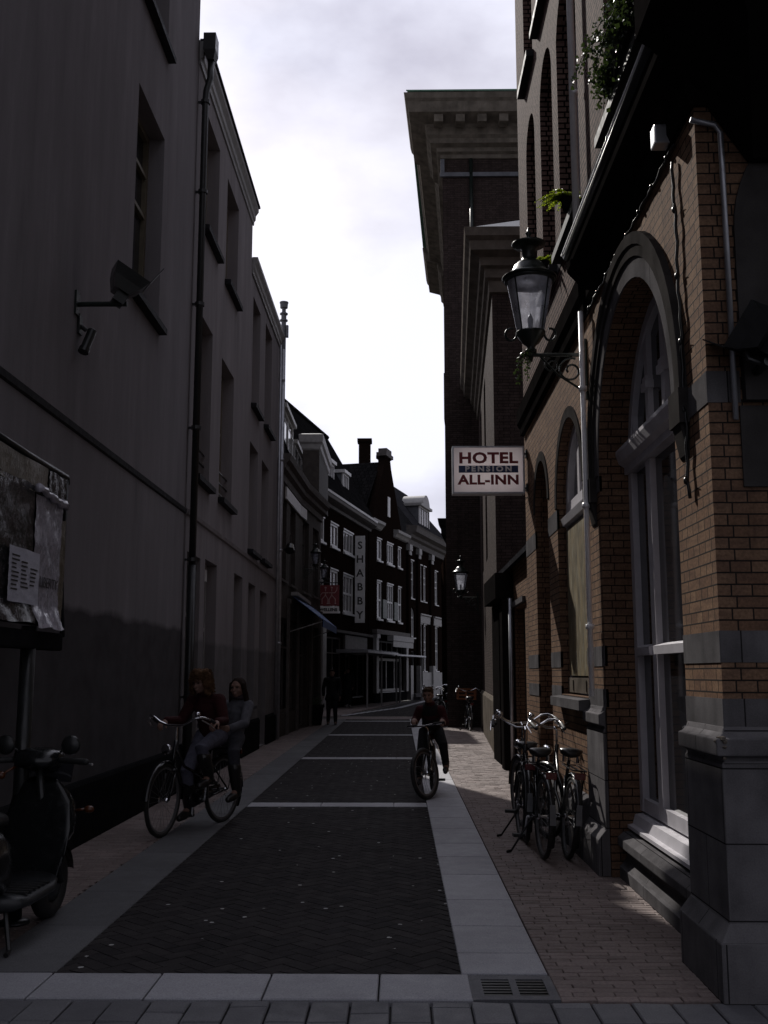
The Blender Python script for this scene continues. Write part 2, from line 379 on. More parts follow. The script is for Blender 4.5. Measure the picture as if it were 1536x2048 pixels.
class Fac:
    """a facade frame: u along it, n out into the street, z up"""
    def __init__(s, ox, oy, ux, uy, nx, ny):
        s.o = Vector((ox, oy, 0)); s.U = Vector((ux, uy, 0)).normalized(); s.N = Vector((nx, ny, 0)).normalized()
    def P(s, u, n, z): return s.o + s.U * u + s.N * n + Vector((0, 0, z))
    def box(s, mb, u0, u1, n0, n1, z0, z1):
        P = s.P
        return mb.hexa([P(u0, n0, z0), P(u1, n0, z0), P(u1, n1, z0), P(u0, n1, z0), P(u0, n0, z1), P(u1, n0, z1), P(u1, n1, z1), P(u0, n1, z1)])
    def prof(s, mb, u0, u1, pts):
        """profile of (n, z) swept along u"""
        return mb.prism([s.P(u0, n, z) for n, z in pts], s.U * (u1 - u0))
    def wall(s, mb, u0, u1, z0, z1, holes=(), depth=0.3, n=0.0):
        """holes: (ua, ub, za, zb, rise); rise > 0 gives an arched head whose crown is zb"""
        us = sorted({u0, u1, *[h[0] for h in holes], *[h[1] for h in holes]}); zs = sorted({z0, z1, *[h[2] for h in holes], *[h[3] for h in holes]})
        us = [u for u in us if u0 - 1e-6 <= u <= u1 + 1e-6]; zs = [z for z in zs if z0 - 1e-6 <= z <= z1 + 1e-6]
        P = s.P
        for i in range(len(us) - 1):
            for j in range(len(zs) - 1):
                uc, zc = (us[i] + us[i + 1]) / 2, (zs[j] + zs[j + 1]) / 2
                if any(h[0] < uc < h[1] and h[2] < zc < h[3] for h in holes): continue
                mb.face([P(us[i], n, zs[j]), P(us[i + 1], n, zs[j]), P(us[i + 1], n, zs[j + 1]), P(us[i], n, zs[j + 1])])
        for h in holes:
            ua, ub, za, zb = h[:4]; rise = h[4] if len(h) > 4 else 0; dp = h[5] if len(h) > 5 else depth
            arc = s.arc(ua, ub, zb, rise)
            for (a, az), (b, bz) in zip(arc[:-1], arc[1:]):
                if rise: mb.face([P(a, n, az), P(b, n, bz), P(b, n, zb), P(a, n, zb)])
                mb.face([P(a, n, az), P(a, n - dp, az), P(b, n - dp, bz), P(b, n, bz)])
            zt = zb - rise
            mb.face([P(ua, n, za), P(ua, n - dp, za), P(ua, n - dp, zt), P(ua, n, zt)])
            mb.face([P(ub, n, za), P(ub, n, zt), P(ub, n - dp, zt), P(ub, n - dp, za)])
            if za > z0 + 0.01: mb.face([P(ua, n, za), P(ub, n, za), P(ub, n - dp, za), P(ua, n - dp, za)])
        return mb
    def arc(s, ua, ub, zb, rise, k=14):
        if not rise: return [(ua, zb), (ub, zb)]
        w = (ub - ua) / 2; c = (ua + ub) / 2
        if rise >= w * 0.98: R = w; zc = zb - rise; return [(c - w * math.cos(math.pi * i / k), zc + rise * math.sin(math.pi * i / k)) for i in range(k + 1)]
        R = (w * w + rise * rise) / (2 * rise); a = math.asin(w / R)
        return [(c + R * math.sin(-a + 2 * a * i / k), zb - R + R * math.cos(-a + 2 * a * i / k)) for i in range(k + 1)]

def window(fc, parent, u0, u1, z0, z1, rec, fr, pane, sill=None, nv=1, hz=(0.5,), fw=0.055, rise=0.0, head=None, sill_out=0.07, sill_h=0.06, bar=0.035):
    mb = MB(); n0, n1 = -rec - 0.03, -rec + 0.045
    zt = z1 - rise
    fc.box(mb, u0, u0 + fw, n0, n1, z0, zt); fc.box(mb, u1 - fw, u1, n0, n1, z0, zt)
    fc.box(mb, u0 + fw, u1 - fw, n0, n1 - 0.002, z0, z0 + fw)
    if rise:
        arc = fc.arc(u0, u1, z1, rise); w = (u1 - u0) / 2; c = (u0 + u1) / 2; k = 1 - fw / w
        for (a, az), (b, bz) in zip(arc[:-1], arc[1:]):
            ia, iaz = c + (a - c) * k, zt + (az - zt) * k; ib, ibz = c + (b - c) * k, zt + (bz - zt) * k
            mb.hexa([fc.P(a, n0, az), fc.P(b, n0, bz), fc.P(b, n1, bz), fc.P(a, n1, az), fc.P(ia, n0, iaz), fc.P(ib, n0, ibz), fc.P(ib, n1, ibz), fc.P(ia, n1, iaz)])
    else: fc.box(mb, u0 + fw, u1 - fw, n0, n1 - 0.002, z1 - fw, z1)
    for i in range(1, nv):
        uc = u0 + (u1 - u0) * i / nv; fc.box(mb, uc - bar / 2, uc + bar / 2, n0 + 0.005, n1 - 0.012, z0 + fw, z1 - (fw if not rise else fw + rise * 0.12))
    for h in hz:
        zc = z0 + (z1 - z0) * h; fc.box(mb, u0 + fw, u1 - fw, n0 + 0.007, n1 - 0.006, zc - bar * 0.7, zc + bar * 0.7)
    w_ = mb.build('window', fr, parent)
    pb = MB(); nn = -rec - 0.012
    if rise:
        pts = [fc.P(a, nn, b) for a, b in fc.arc(u0 + 0.01, u1 - 0.01, z1 - 0.01, rise - 0.005)]
        pb.face([fc.P(u0 + 0.01, nn, z0)] + pts + [fc.P(u1 - 0.01, nn, z0)])
    else: pb.face([fc.P(u0, nn, z0), fc.P(u1, nn, z0), fc.P(u1, nn, z1), fc.P(u0, nn, z1)])
    pb.build('pane', pane, w_)
    if sill is not None:
        sb = MB(); fc.prof(sb, u0 - 0.06, u1 + 0.06, [(-rec + 0.05, z0 - 0.004), (sill_out, z0 - 0.025), (sill_out, z0 - 0.025 - sill_h), (-0.06, z0 - 0.025 - sill_h), (-0.06, z0 - 0.01)])
        sb.build('sill', sill, w_)
    if head is not None:
        hb = MB(); fc.box(hb, u0 - 0.04, u1 + 0.04, -0.05, 0.03, z1 + 0.003, z1 + 0.07); hb.build('lintel', head, w_)
    return w_
def cornice(mb, path, prof, side=1.0):
    """closed profile [(out, z)] swept along a 2-D polyline with mitred corners; side=+1 puts 'out' on the right hand"""
    P = [Vector((p[0], p[1])) for p in path]; rows = []
    for i, p in enumerate(P):
        ns = []
        if i > 0: d = (P[i] - P[i - 1]).normalized(); ns.append(Vector((d.y, -d.x)) * side)
        if i < len(P) - 1: d = (P[i + 1] - P[i]).normalized(); ns.append(Vector((d.y, -d.x)) * side)
        if len(ns) == 2: m = (ns[0] + ns[1]); m = m / max(0.2, m.dot(ns[0]))
        else: m = ns[0]
        rows.append([(p.x + m.x * o, p.y + m.y * o, z) for o, z in prof])
    return mb.grid(rows, True, True)

# ================================================================== THE GROUND
def structure(o): o['kind'] = 'structure'; return o
gb = MB(); gb.face([(-900, -300, -0.06), (900, -300, -0.06), (900, 2500, -0.06), (-900, 2500, -0.06)])
structure(gb.build('ground', M['tarmac']))
sb_ = MB(); sb_.face([(-9, -8, -0.035), (9, -8, -0.035), (12, 120, -0.035), (-9, 120, -0.035)])
structure(sb_.build('paving_bed', M['sand']))

def slab(mb, x0, x1, y0, y1, top=0.0, ch=0.006, tint=None, tilt=0.0015):
    """one paving block: flat top with a small chamfer, open underneath"""
    t = random.random() if tint is None else tint
    j = [top + random.uniform(-tilt, tilt) for _ in range(4)]
    o = [(x0, y0), (x1, y0), (x1, y1), (x0, y1)]; i = [(x0 + ch, y0 + ch), (x1 - ch, y0 + ch), (x1 - ch, y1 - ch), (x0 + ch, y1 - ch)]
    mb.face([(a, b, z) for (a, b), z in zip(i, j)], t)
    for k in range(4):
        n = (k + 1) % 4
        mb.face([(*o[k], j[k] - ch), (*o[n], j[n] - ch), (*i[n], j[n]), (*i[k], j[k])], t)
        mb.face([(*o[k], j[k] - 0.035), (*o[n], j[n] - 0.035), (*o[n], j[n] - ch), (*o[k], j[k] - ch)], t)
def rows_field(mb, x0, x1, y0, y1, w, h, gap=0.004, xf=None, jitter=0.0, ch=0.004, tilt=0.0015):
    """courses running across the street, stretcher bond; xf(y) -> (x0, x1) for edges that are not parallel"""
    y = y0; r = 0
    while y < y1 - 1e-4:
        a, b = xf(y) if xf else (x0, x1)
        hh = min(h, y1 - y); x = a - (w * 0.5 if r % 2 else 0.0) - random.random() * jitter * w
        while x < b - 0.01:
            xa, xb = max(x, a), min(x + w, b)
            if xb - xa > 0.03: slab(mb, xa + gap / 2, xb - gap / 2, y + gap / 2, y + hh - gap / 2, 0.0, ch, tilt=tilt)
            x += w
        y += hh; r += 1
# herringbone carriageway of dark clinkers
def herringbone(mb, x0, x1, y0, y1, w=0.098):
    c = math.cos(math.pi / 4)
    def put(cx, cy, hx, hy):
        t = random.random(); ch = 0.003; g = 0.0012; z = random.uniform(-0.0015, 0.001)
        def T(a, b): return (x0 + (a - b) * c, y0 + (a + b) * c)
        mx, my = T(cx, cy)
        if not (x0 - 0.12 < mx < x1 + 0.12 and y0 - 0.12 < my < y1 + 0.12): return
        o = [(cx - hx + g, cy - hy + g), (cx + hx - g, cy - hy + g), (cx + hx - g, cy + hy - g), (cx - hx + g, cy + hy - g)]
        i = [(cx - hx + g + ch, cy - hy + g + ch), (cx + hx - g - ch, cy - hy + g + ch), (cx + hx - g - ch, cy + hy - g - ch), (cx - hx + g + ch, cy + hy - g - ch)]
        cl = lambda p: (min(max(p[0], x0), x1), min(max(p[1], y0), y1))
        oo = [cl(T(*p)) for p in o]; ii = [cl(T(*p)) for p in i]
        mb.face([(*p, z) for p in ii], t)
        for k in range(4):
            n = (k + 1) % 4
            mb.face([(*oo[k], z - 0.006), (*oo[n], z - 0.006), (*ii[n], z), (*ii[k], z)], t)
    n = int((x1 - x0 + y1 - y0) / w / c) + 4
    for a in range(-n, n):
        for b in range(-n, n):
            k = (a - b) % 4
            if k == 0: put((a + 1) * w, (b + 0.5) * w, w, w / 2)
            elif k == 3: put((a + 0.5) * w, (b + 1) * w, w / 2, w)
RX0, RX1 = -1.80, 0.31
BANDS = [12.40, 19.10, 26.2, 33.6]
ys = [5.64] + BANDS + [41.0]
rm = MB(); prev = 5.64
for k, b in enumerate(BANDS):
    herringbone(rm, RX0 - 0.02, RX1 + 0.02, prev, b); prev = b + 0.36
herringbone(rm, RX0 - 0.02, RX1 + 0.02, prev, 35.2)
structure(rm.build('road', M['klinker']))
# beyond the red crossing the carriageway swings to the right
fr = MB()
for k in range(60):
    y = 37.4 + k * 0.6; s = (y - 37.4) * 0.13
    for j in range(9):
        xa = -1.9 + s + j * 0.36; slab(fr, xa, xa + 0.352, y, y + 0.592, 0.0, 0.004)
structure(fr.build('road_beyond', M['klinker']))
cr_ = MB(); rows_field(cr_, -2.25, 1.3, 35.2, 37.4, 0.21, 0.105)
structure(cr_.build('brick_crossing', M['redpaver']))
# granite bands across, and the two gutter strips
gm = MB()
for b in BANDS:
    x = RX0
    while x < RX1 - 0.01:
        xe = min(x + 0.86, RX1); slab(gm, x + 0.003, xe - 0.003, b, b + 0.36, 0.005, 0.004); x = xe
y = 5.66
lens = [0.40, 0.62, 0.74]; k = 0
while y < 35.2:
    l = lens[k] if k < 3 else random.choice((0.7, 0.78, 0.9)); l = min(l, 35.2 - y); k += 1
    slab(gm, RX1 + 0.004, 0.76, y + 0.004, y + l - 0.004, 0.006, 0.005); y += l
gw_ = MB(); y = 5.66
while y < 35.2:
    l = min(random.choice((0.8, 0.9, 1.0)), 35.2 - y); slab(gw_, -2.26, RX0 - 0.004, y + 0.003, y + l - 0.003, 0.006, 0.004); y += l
x = -2.95
for l in (0.57, 0.57, 0.57, 0.57, 0.56, 0.46):
    slab(gm, x + 0.004, x + l - 0.004, 5.23, 5.645, 0.005, 0.006); x += l
for k in range(24):     # far kerb line, swinging right
    y = 38.0 + k * 0.9; s = (y - 37.4) * 0.13 + (0.9 if k > 8 else k * 0.1)
    gm.face([(-2.3 + s, y, 0.006), (-2.0 + s, y, 0.006), (-1.87 + s, y + 0.88, 0.006), (-2.17 + s, y + 0.88, 0.006)], random.random())
structure(gm.build('granite_strips', M['granite'])); structure(gw_.build('gutter_strip', M['granite_shaded']))
# pavements
def right_edge(y):
    if y < 8.2: b = 1.78
    elif y < 13.1: b = 1.70
    elif y < 19.5: b = 1.92
    else: b = 1.86 + 0.05 * (y - 19.5)
    return (0.768, b)
pm = MB(); rows_field(pm, 0, 0, 5.24, 30.0, 0.205, 0.066, gap=0.0035, xf=right_edge, jitter=0.25, tilt=0.0028)
structure(pm.build('pavement', M['redpaver']))
lm = MB(); rows_field(lm, -2.96, -2.266, 5.66, 35.2, 0.205, 0.07, gap=0.0035, jitter=0.25)
rows_field(lm, 0, 0, 37.4, 58, 0.42, 0.21, xf=lambda y: (-3.9, -2.3 + (y - 37.4) * 0.13))
structure(lm.build('pavement_opposite', M['redpaver']))
# grey setts of the square we stand on
st = MB(); x = -2.9
while x < 4.2:
    y = 5.21
    first = random.choice((0.30, 0.30, 0.085, 0.17)) if -1.2 < x < 1.2 else 0.3
    while y > 1.2:
        l = first if y > 5.2 else 0.30; slab(st, x + 0.004, x + 0.186, y - l + 0.004, y - 0.004, 0.0, 0.006, tilt=0.003); y -= l
    x += 0.19
structure(st.build('square_paving', M['sett']))

# ================================================================== LEFT SIDE
FL = Fac(-2.95, 0, 0, 1, 1, 0)
def building(name, label, loc, group=None): return thing(name, label, 'building', loc, group=group)

# --- tall grey house in the left foreground
b1 = building('rendered_house', 'tall grey rendered house with dark painted lower wall, left foreground beside the poster board', (-2.95, 4, 0))
holes = [(10.78, 12.06, 5.74, 8.18), (10.78, 12.06, 9.36, 11.9), (6.3, 7.6, 9.36, 11.9)]
w = MB(); FL.wall(w, -1.0, 13.95, 0, 13.2, holes, 0.24); w.face([FL.P(13.95, 0, 0), FL.P(13.95, -6, 0), FL.P(13.95, -6, 13.2), FL.P(13.95, 0, 13.2)])
w.face([FL.P(-1, 0, 13.2), FL.P(13.95, 0, 13.2), FL.P(13.95, -6, 13.2), FL.P(-1, -6, 13.2)]); w.face([FL.P(-1, 0, 0), FL.P(-1, -6, 0), FL.P(-1, -6, 13.2), FL.P(-1, 0, 13.2)])
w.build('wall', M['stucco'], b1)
for h in holes: window(FL, b1, *h[:4], 0.24, M['olive'], M['pane'], M['slate'], 2, (0.56, 0.78), 0.07, sill_out=0.10, sill_h=0.075)
p = MB(); FL.prof(p, -1.0, 13.9, [(0.002, 0), (0.045, 0), (0.045, 0.53), (0.03, 0.56), (0.002, 0.57)]); p.build('plinth', M['black_base'], b1)
p = MB(); FL.prof(p, -1.0, 13.93, [(0.002, 3.70), (0.022, 3.715), (0.028, 3.77), (0.002, 3.785)]); p.build('string_course', M['slate'], b1)

# --- two grey houses beyond the black pipe
b2 = building('rendered_house', 'grey rendered house with moulded cornice between the black downpipe and the lower grey house', (-2.95, 16.8, 0))
h2 = [(14.62, 15.82, 8.22, 10.05), (16.6, 17.84, 8.14, 9.96), (14.42, 15.60, 4.38, 6.82), (16.46, 17.72, 4.38, 6.72), (14.14, 15.10, 0.02, 3.21), (15.47, 16.48, 0.02, 3.25), (18.22, 19.2, 0.62, 3.30)]
w = MB(); FL.wall(w, 13.95, 19.55, 0, 10.82, h2, 0.24, n=0.004); w.face([FL.P(19.55, 0.004, 0), FL.P(19.55, -6, 0), FL.P(19.55, -6, 10.8), FL.P(19.55, 0.004, 10.8)])
w.face([FL.P(13.96, 0, 10.815), FL.P(19.55, 0, 10.815), FL.P(19.55, -6, 10.815), FL.P(13.96, -6, 10.815)])
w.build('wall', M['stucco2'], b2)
for k, h in enumerate(h2[:4]):
    wn = window(FL, b2, *h[:4], 0.24, M['olive'], M['pane'], M['slate'], 2, (0.55,), 0.07, sill_out=0.11, sill_h=0.08)
    if k >= 2:
        r = MB()
        for zz in (0.12, 0.30, 0.48): FL.box(r, h[0] + 0.0, h[1] - 0.0, -0.10, -0.075, h[2] + zz, h[2] + zz + 0.02)
        r.build('window_rail', M['black_metal'], b2)
window(FL, b2, *h2[6][:4], 0.22, M['olive'], M['pane'], None, 1, (0.6,), 0.08)
def door(fc, parent, u0, u1, z0, z1, rec, leaf, frame, panels=True, fan=0.0):
    m = MB(); fc.box(m, u0, u0 + 0.06, -rec, -rec + 0.06, z0, z1); fc.box(m, u1 - 0.06, u1, -rec, -rec + 0.06, z0, z1); fc.box(m, u0 + 0.06, u1 - 0.06, -rec, -rec + 0.058, z1 - 0.06, z1)
    if fan: fc.box(m, u0 + 0.06, u1 - 0.06, -rec, -rec + 0.056, z1 - fan - 0.06, z1 - fan)
    d = m.build('door_frame', frame, parent)
    l = MB(); zt = z1 - fan - 0.06; fc.box(l, u0 + 0.06, u1 - 0.06, -rec - 0.01, -rec + 0.03, z0, zt)
    if panels:
        hh = (zt - z0)
        for a, b in ((0.08, 0.42), (0.50, 0.92)): fc.box(l, u0 + 0.17, u1 - 0.17, -rec + 0.03, -rec + 0.042, z0 + hh * a, z0 + hh * b)
    l.build('door', leaf, d)
    hd = MB(); q = fc.P(u0 + 0.14, -rec + 0.06, z0 + 1.02); hd.limb([q, q + fc.U * 0.09], [0.012, 0.010], 6); hd.build('handle', M['zinc'], d)
    if fan:
        g = MB(); g.face([fc.P(u0, -rec + 0.01, zt), fc.P(u1, -rec + 0.01, zt), fc.P(u1, -rec + 0.01, z1), fc.P(u0, -rec + 0.01, z1)]); g.build('fanlight', M['pane'], d)
    return d
door(FL, b2, *h2[4][:4], 0.22, M['olive'], M['offwhite'], fan=0.8)
door(FL, b2, *h2[5][:4], 0.22, M['black_base'], M['offwhite'], fan=1.0)
v = MB(); FL.box(v, 15.62, 16.36, -0.2, -0.13, 2.98, 3.16); v.build('ventilator', M['white'], b2)
CP = lambda z, h, o=0.12: [(0.006, z), (0.03, z), (0.035, z + h * .22), (0.06, z + h * .30), (0.065, z + h * .55), (o * .8, z + h * .68), (o, z + h * .78), (o, z + h), (0.006, z + h)]
p = MB(); FL.prof(p, 13.97, 19.57, CP(10.44, 0.36)); p.build('cornice', M['offwhite'], b2)
c = MB(); FL.box(c, 13.97, 19.59, 0.007, 0.15, 10.802, 10.84); c.build('roof_edge', M['slate'], b2)
p = MB(); FL.prof(p, 13.97, 19.55, [(0.006, 3.70), (0.035, 3.715), (0.045, 3.77), (0.006, 3.80)]); p.build('string_course', M['stucco2'], b2)
for a, b_ in ((13.97, 14.12), (15.12, 15.45), (16.5, 18.2), (19.22, 19.55)):
    p = MB(); FL.prof(p, a, b_, [(0.006, 0), (0.05, 0), (0.05, 0.55), (0.03, 0.6), (0.006, 0.605)]); p.build('plinth', M['black_base'], b2)
# the black downpipe with its hopper
dp = MB(); XP = -2.95 + 0.11
dp.tube([(XP, 13.98, 0.02), (XP, 13.98, 3.0)], 0.062, 12); dp.tube([(XP, 13.98, 3.0), (XP, 13.98, 9.85), (XP + 0.01, 13.98, 10.0), (XP + 0.06, 13.98, 10.2), (XP + 0.07, 13.98, 10.5)], 0.05, 12)
pp = dp.build('downpipe', M['black_metal'], b2, smooth=True)
hp = MB(); hp.hexa([(XP + 0.02, 13.90, 10.47), (XP + 0.12, 13.90, 10.47), (XP + 0.12, 14.06, 10.47), (XP + 0.02, 14.06, 10.47), (XP - 0.03, 13.85, 10.60), (XP + 0.15, 13.85, 10.60), (XP + 0.15, 14.10, 10.60), (XP - 0.03, 14.10, 10.60)])
hp.box(XP - 0.03, XP + 0.15, 13.85, 14.10, 10.60, 10.86); hp.build('hopper', M['black_metal'], pp)
br = MB()
for z in (1.2, 3.05, 4.9, 6.7, 8.4, 9.8): br.lathe([(0.07, z), (0.07, z + 0.05)], (XP, 13.98, 0), 12); br.box(-2.95, XP, 13.965, 13.995, z + 0.01, z + 0.04)
br.build('pipe_clips', M['black_metal'], pp)

b3 = building('rendered_house', 'lower grey rendered house with flat windows ending at the zinc downpipe and flue', (-2.95, 22, 0))
h3 = [(19.9, 21.0, 6.87, 9.08), (21.82, 23.0, 6.9, 9.2), (19.82, 21.02, 3.94, 6.07), (21.6, 22.8, 3.95, 6.06), (20.0, 20.97, 0.92, 3.29), (21.66, 22.8, 0.02, 3.27)]
w = MB(); FL.wall(w, 19.55, 24.5, 0, 9.78, h3, 0.24, n=-0.002)
w.face([FL.P(24.5, 0, 0), FL.P(24.5, -6, 0), FL.P(24.5, -6, 9.78), FL.P(24.5, 0, 9.78)]); w.face([FL.P(19.56, 0, 9.775), FL.P(24.5, 0, 9.775), FL.P(24.5, -6, 9.775), FL.P(19.56, -6, 9.775)])
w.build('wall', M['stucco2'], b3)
for h in h3[:4]: window(FL, b3, *h[:4], 0.24, M['olive'], M['pane'], M['slate'], 2, (0.55,), 0.07, sill_out=0.11, sill_h=0.08)
window(FL, b3, *h3[4][:4], 0.22, M['olive'], M['pane'], M['slate'], 2, (0.65,), 0.07)
door(FL, b3, *h3[5][:4], 0.22, M['black_base'], M['olive'], fan=0.7)
p = MB(); FL.prof(p, 19.57, 24.5, CP(9.44, 0.34)); p.build('cornice', M['offwhite'], b3)
p = MB(); FL.prof(p, 19.57, 24.5, [(0.004, 3.70), (0.035, 3.715), (0.045, 3.77), (0.004, 3.80)]); p.build('string_course', M['stucco2'], b3)
for a, b_ in ((19.57, 21.64), (22.82, 24.5)):
    p = MB(); FL.prof(p, a, b_, [(0.004, 0), (0.05, 0), (0.05, 0.58), (0.03, 0.62), (0.004, 0.63)]); p.build('plinth', M['black_base'], b3)
z_ = MB(); z_.tube([(-2.86, 24.38, 0.02), (-2.86, 24.38, 9.4)], 0.05, 10); z_.tube([(-2.87, 24.0, 0.6), (-2.87, 24.0, 9.4)], 0.028, 8)
for z in (2.2, 4.4, 6.6, 8.6): z_.lathe([(0.065, z), (0.065, z + 0.06)], (-2.86, 24.38, 0), 10)
z_.build('downpipe', M['zinc'], b3, smooth=True)
fl = MB(); fl.tube([(-2.87, 24.5, 5.6), (-2.87, 24.5, 10.4)], 0.06, 12)
fl.lathe([(0.06, 10.16), (0.10, 10.17), (0.10, 10.20), (0.065, 10.21), (0.065, 10.33), (0.10, 10.34), (0.10, 10.37), (0.05, 10.39), (0.05, 10.50), (0.095, 10.51), (0.10, 10.62), (0.11, 10.63), (0.11, 10.66), (0.02, 10.68)], (-2.87, 24.5, 0), 14)
fl.box(-2.81, -2.75, 24.44, 24.54, 9.75, 10.05); fl.build('flue', M['lead'], b3, smooth=False)

# --- shop house with dormers and blue awning
A0, A1, A2 = (-2.95, 24.6), (-2.83, 28.7), (-2.50, 32.3)
b4 = building('shop_house', 'dark shop house with white dormers and a blue awning, just beyond the zinc flue', (-2.8, 28, 0))
FA = Fac(*A0, A1[0] - A0[0], A1[1] - A0[1], 1, -0.03); LA = math.hypot(A1[0] - A0[0], A1[1] - A0[1])
FB = Fac(*A1, A2[0] - A1[0], A2[1] - A1[1], 1, -0.092); LB = math.hypot(A2[0] - A1[0], A2[1] - A1[1])
M['shop_wall'] = plain('dark_taupe_paint', (0.065, 0.057, 0.052), 0.7, spec=0.1)
M['shop_trim'] = plain('grey_taupe_trim', (0.10, 0.091, 0.086), 0.6, spec=0.1)
ha = [(0.4, 1.5, 3.85, 5.9), (2.2, 3.3, 3.85, 5.9), (0.3, 3.9, 0.55, 2.9)]; hb_ = [(0.5, 1.5, 3.85, 5.9), (2.2, 3.2, 3.85, 5.9), (0.3, 1.4, 0.02, 2.9), (1.7, 3.3, 0.5, 2.9)]
w = MB(); FA.wall(w, 0, LA, 0, 6.4, ha, 0.2); FB.wall(w, 0, LB, 0, 6.4, hb_, 0.2); w.face([(-2.95, 24.6, 0), (-7, 24.6, 0), (-7, 24.6, 6.4), (-2.95, 24.6, 6.4)]); w.build('wall', M['shop_wall'], b4)
for f_, hs in ((FA, ha), (FB, hb_)):
    for h in hs: window(f_, b4, *h[:4], 0.16, M['shop_trim'], M['pane'], M['shop_trim'] if h[2] > 3 else None, 2, (0.7,), 0.07)
c = MB(); cornice(c, [A0, A1, A2], [(0.004, 6.25), (0.05, 6.27), (0.07, 6.42), (0.16, 6.5), (0.18, 6.6), (0.27, 6.68), (0.30, 6.84), (0.004, 6.86)], 1.0); c.build('cornice', M['shop_trim'], b4)
s_ = MB(); FA.box(s_, 1.15, LA, 0.006, 0.05, 5.92, 6.22); FB.box(s_, 0.02, 0.9, 0.006, 0.05, 5.92, 6.22); s_.build('fascia_panel', M['white'], b4)
for f_, a in ((FA, 0.0), (FA, 1.75), (FA, 3.7), (FB, 1.75), (FB, 3.3)):
    q = MB(); f_.box(q, a + 0.04, a + 0.24, 0.005, 0.07, 0, 3.3); f_.box(q, a + 0.02, a + 0.26, 0.004, 0.10, 3.3, 3.42); q.build('pilaster', M['shop_trim'], b4)
r = MB(); r.grid([[(-2.95, 24.6, 6.84), (-2.83, 28.7, 6.84), (-2.50, 32.3, 6.84), (-2.75, 35.5, 6.84)], [(-6.5, 24.6, 6.9), (-6.5, 28.7, 6.9), (-6.5, 32.3, 6.9), (-6.5, 35.5, 6.9)]]); r.build('roof', M['lead'], b4)
w = MB(); w.face([(-2.50, 32.3, 0), (-2.75, 35.5, 0), (-2.75, 35.5, 6.84), (-2.50, 32.3, 6.84)]); w.build('wall', M['shop_wall'], b4)
def dormer(parent, fc, u0, u1, z0, z1, n_front, n_back, pane, frame, slab_mat, nv=2, open_sash=False, over=0.12):
    m = MB(); fw = 0.09
    for a in (u0, u1 - fw): fc.box(m, a, a + fw, n_front - 0.08, n_front, z0, z1)
    fc.box(m, u0 + fw, u1 - fw, n_front - 0.08, n_front - 0.004, z0, z0 + 0.08); fc.box(m, u0 + fw, u1 - fw, n_front - 0.08, n_front - 0.004, z1 - 0.08, z1)
    for i in range(1, nv): uc = u0 + (u1 - u0) * i / nv; fc.box(m, uc - 0.035, uc + 0.035, n_front - 0.07, n_front - 0.01, z0 + 0.08, z1 - 0.08)
    d = m.build('dormer', frame, parent)
    g = MB(); g.face([fc.P(u0, n_front - 0.05, z0), fc.P(u1, n_front - 0.05, z0), fc.P(u1, n_front - 0.05, z1), fc.P(u0, n_front - 0.05, z1)]); g.build('pane', pane, d)
    for ka, kb in ((u0 + 0.003, u0 + 0.05), (u1 - 0.05, u1 - 0.003)): k = MB(); fc.box(k, ka, kb, n_back, n_front - 0.085, z0 - 0.3, z1); k.build('cheek', M['lead'], d)
    t = MB(); fc.box(t, u0 - over, u1 + over, n_back, n_front + over, z1 + 0.003, z1 + 0.16); t.build('dormer_roof', slab_mat, d)
    if open_sash:
        s = MB(); za, zb = z0 + 0.55, z1 - 0.35; ob = -0.42        # bottom hung out, top hinged
        for a, b_ in ((u0 + 0.05, u0 + 0.11), (u0 + 0.65, u0 + 0.71)): s.prism([fc.P(a, n_front + 0.005, zb), fc.P(a, n_front + 0.03, zb), fc.P(a, n_front + 0.30, za), fc.P(a, n_front + 0.275, za)], fc.U * 0.06)
        s.prism([fc.P(u0 + 0.11, n_front + 0.26, za + 0.05), fc.P(u0 + 0.11, n_front + 0.29, za + 0.05), fc.P(u0 + 0.11, n_front + 0.30, za), fc.P(u0 + 0.11, n_front + 0.27, za)], fc.U * 0.54); s.build('open_sash', frame, d)
aw = MB(); aw.hexa([FL.P(26.8, 0.16, 3.50), FL.P(31.6, 0.3, 3.50), FL.P(31.6, 1.0, 2.90), FL.P(26.8, 0.95, 2.90), FL.P(26.8, 0.16, 3.52), FL.P(31.6, 0.3, 3.52), FL.P(31.6, 1.0, 2.92), FL.P(26.8, 0.95, 2.92)])
aw.hexa([FL.P(26.8, 0.95, 2.72), FL.P(31.6, 1.0, 2.72), FL.P(31.6, 1.01, 2.72), FL.P(26.8, 0.96, 2.72), FL.P(26.8, 0.95, 2.9), FL.P(31.6, 1.0, 2.9), FL.P(31.6, 1.01, 2.9), FL.P(26.8, 0.96, 2.9)])
M['awning'] = plain('blue_awning_cloth', (0.07, 0.13, 0.30), 0.75)
_nt = M['awning'].node_tree; _bs = _nt.nodes['Principled BSDF']; _bs.inputs['Transmission Weight'].default_value = 0.0
awn = aw.build('awning', M['awning'], b4)
ar = MB(); ar.tube([FL.P(26.85, 0.1, 2.6), FL.P(26.85, 0.93, 2.86)], 0.015, 6); ar.tube([FL.P(31.5, 0.3, 2.6), FL.P(31.5, 0.98, 2.86)], 0.015, 6); FL.box(ar, 26.75, 31.6, 0.12, 0.3, 3.53, 3.62); ar.build('awning_arm', M['offwhite'], awn)

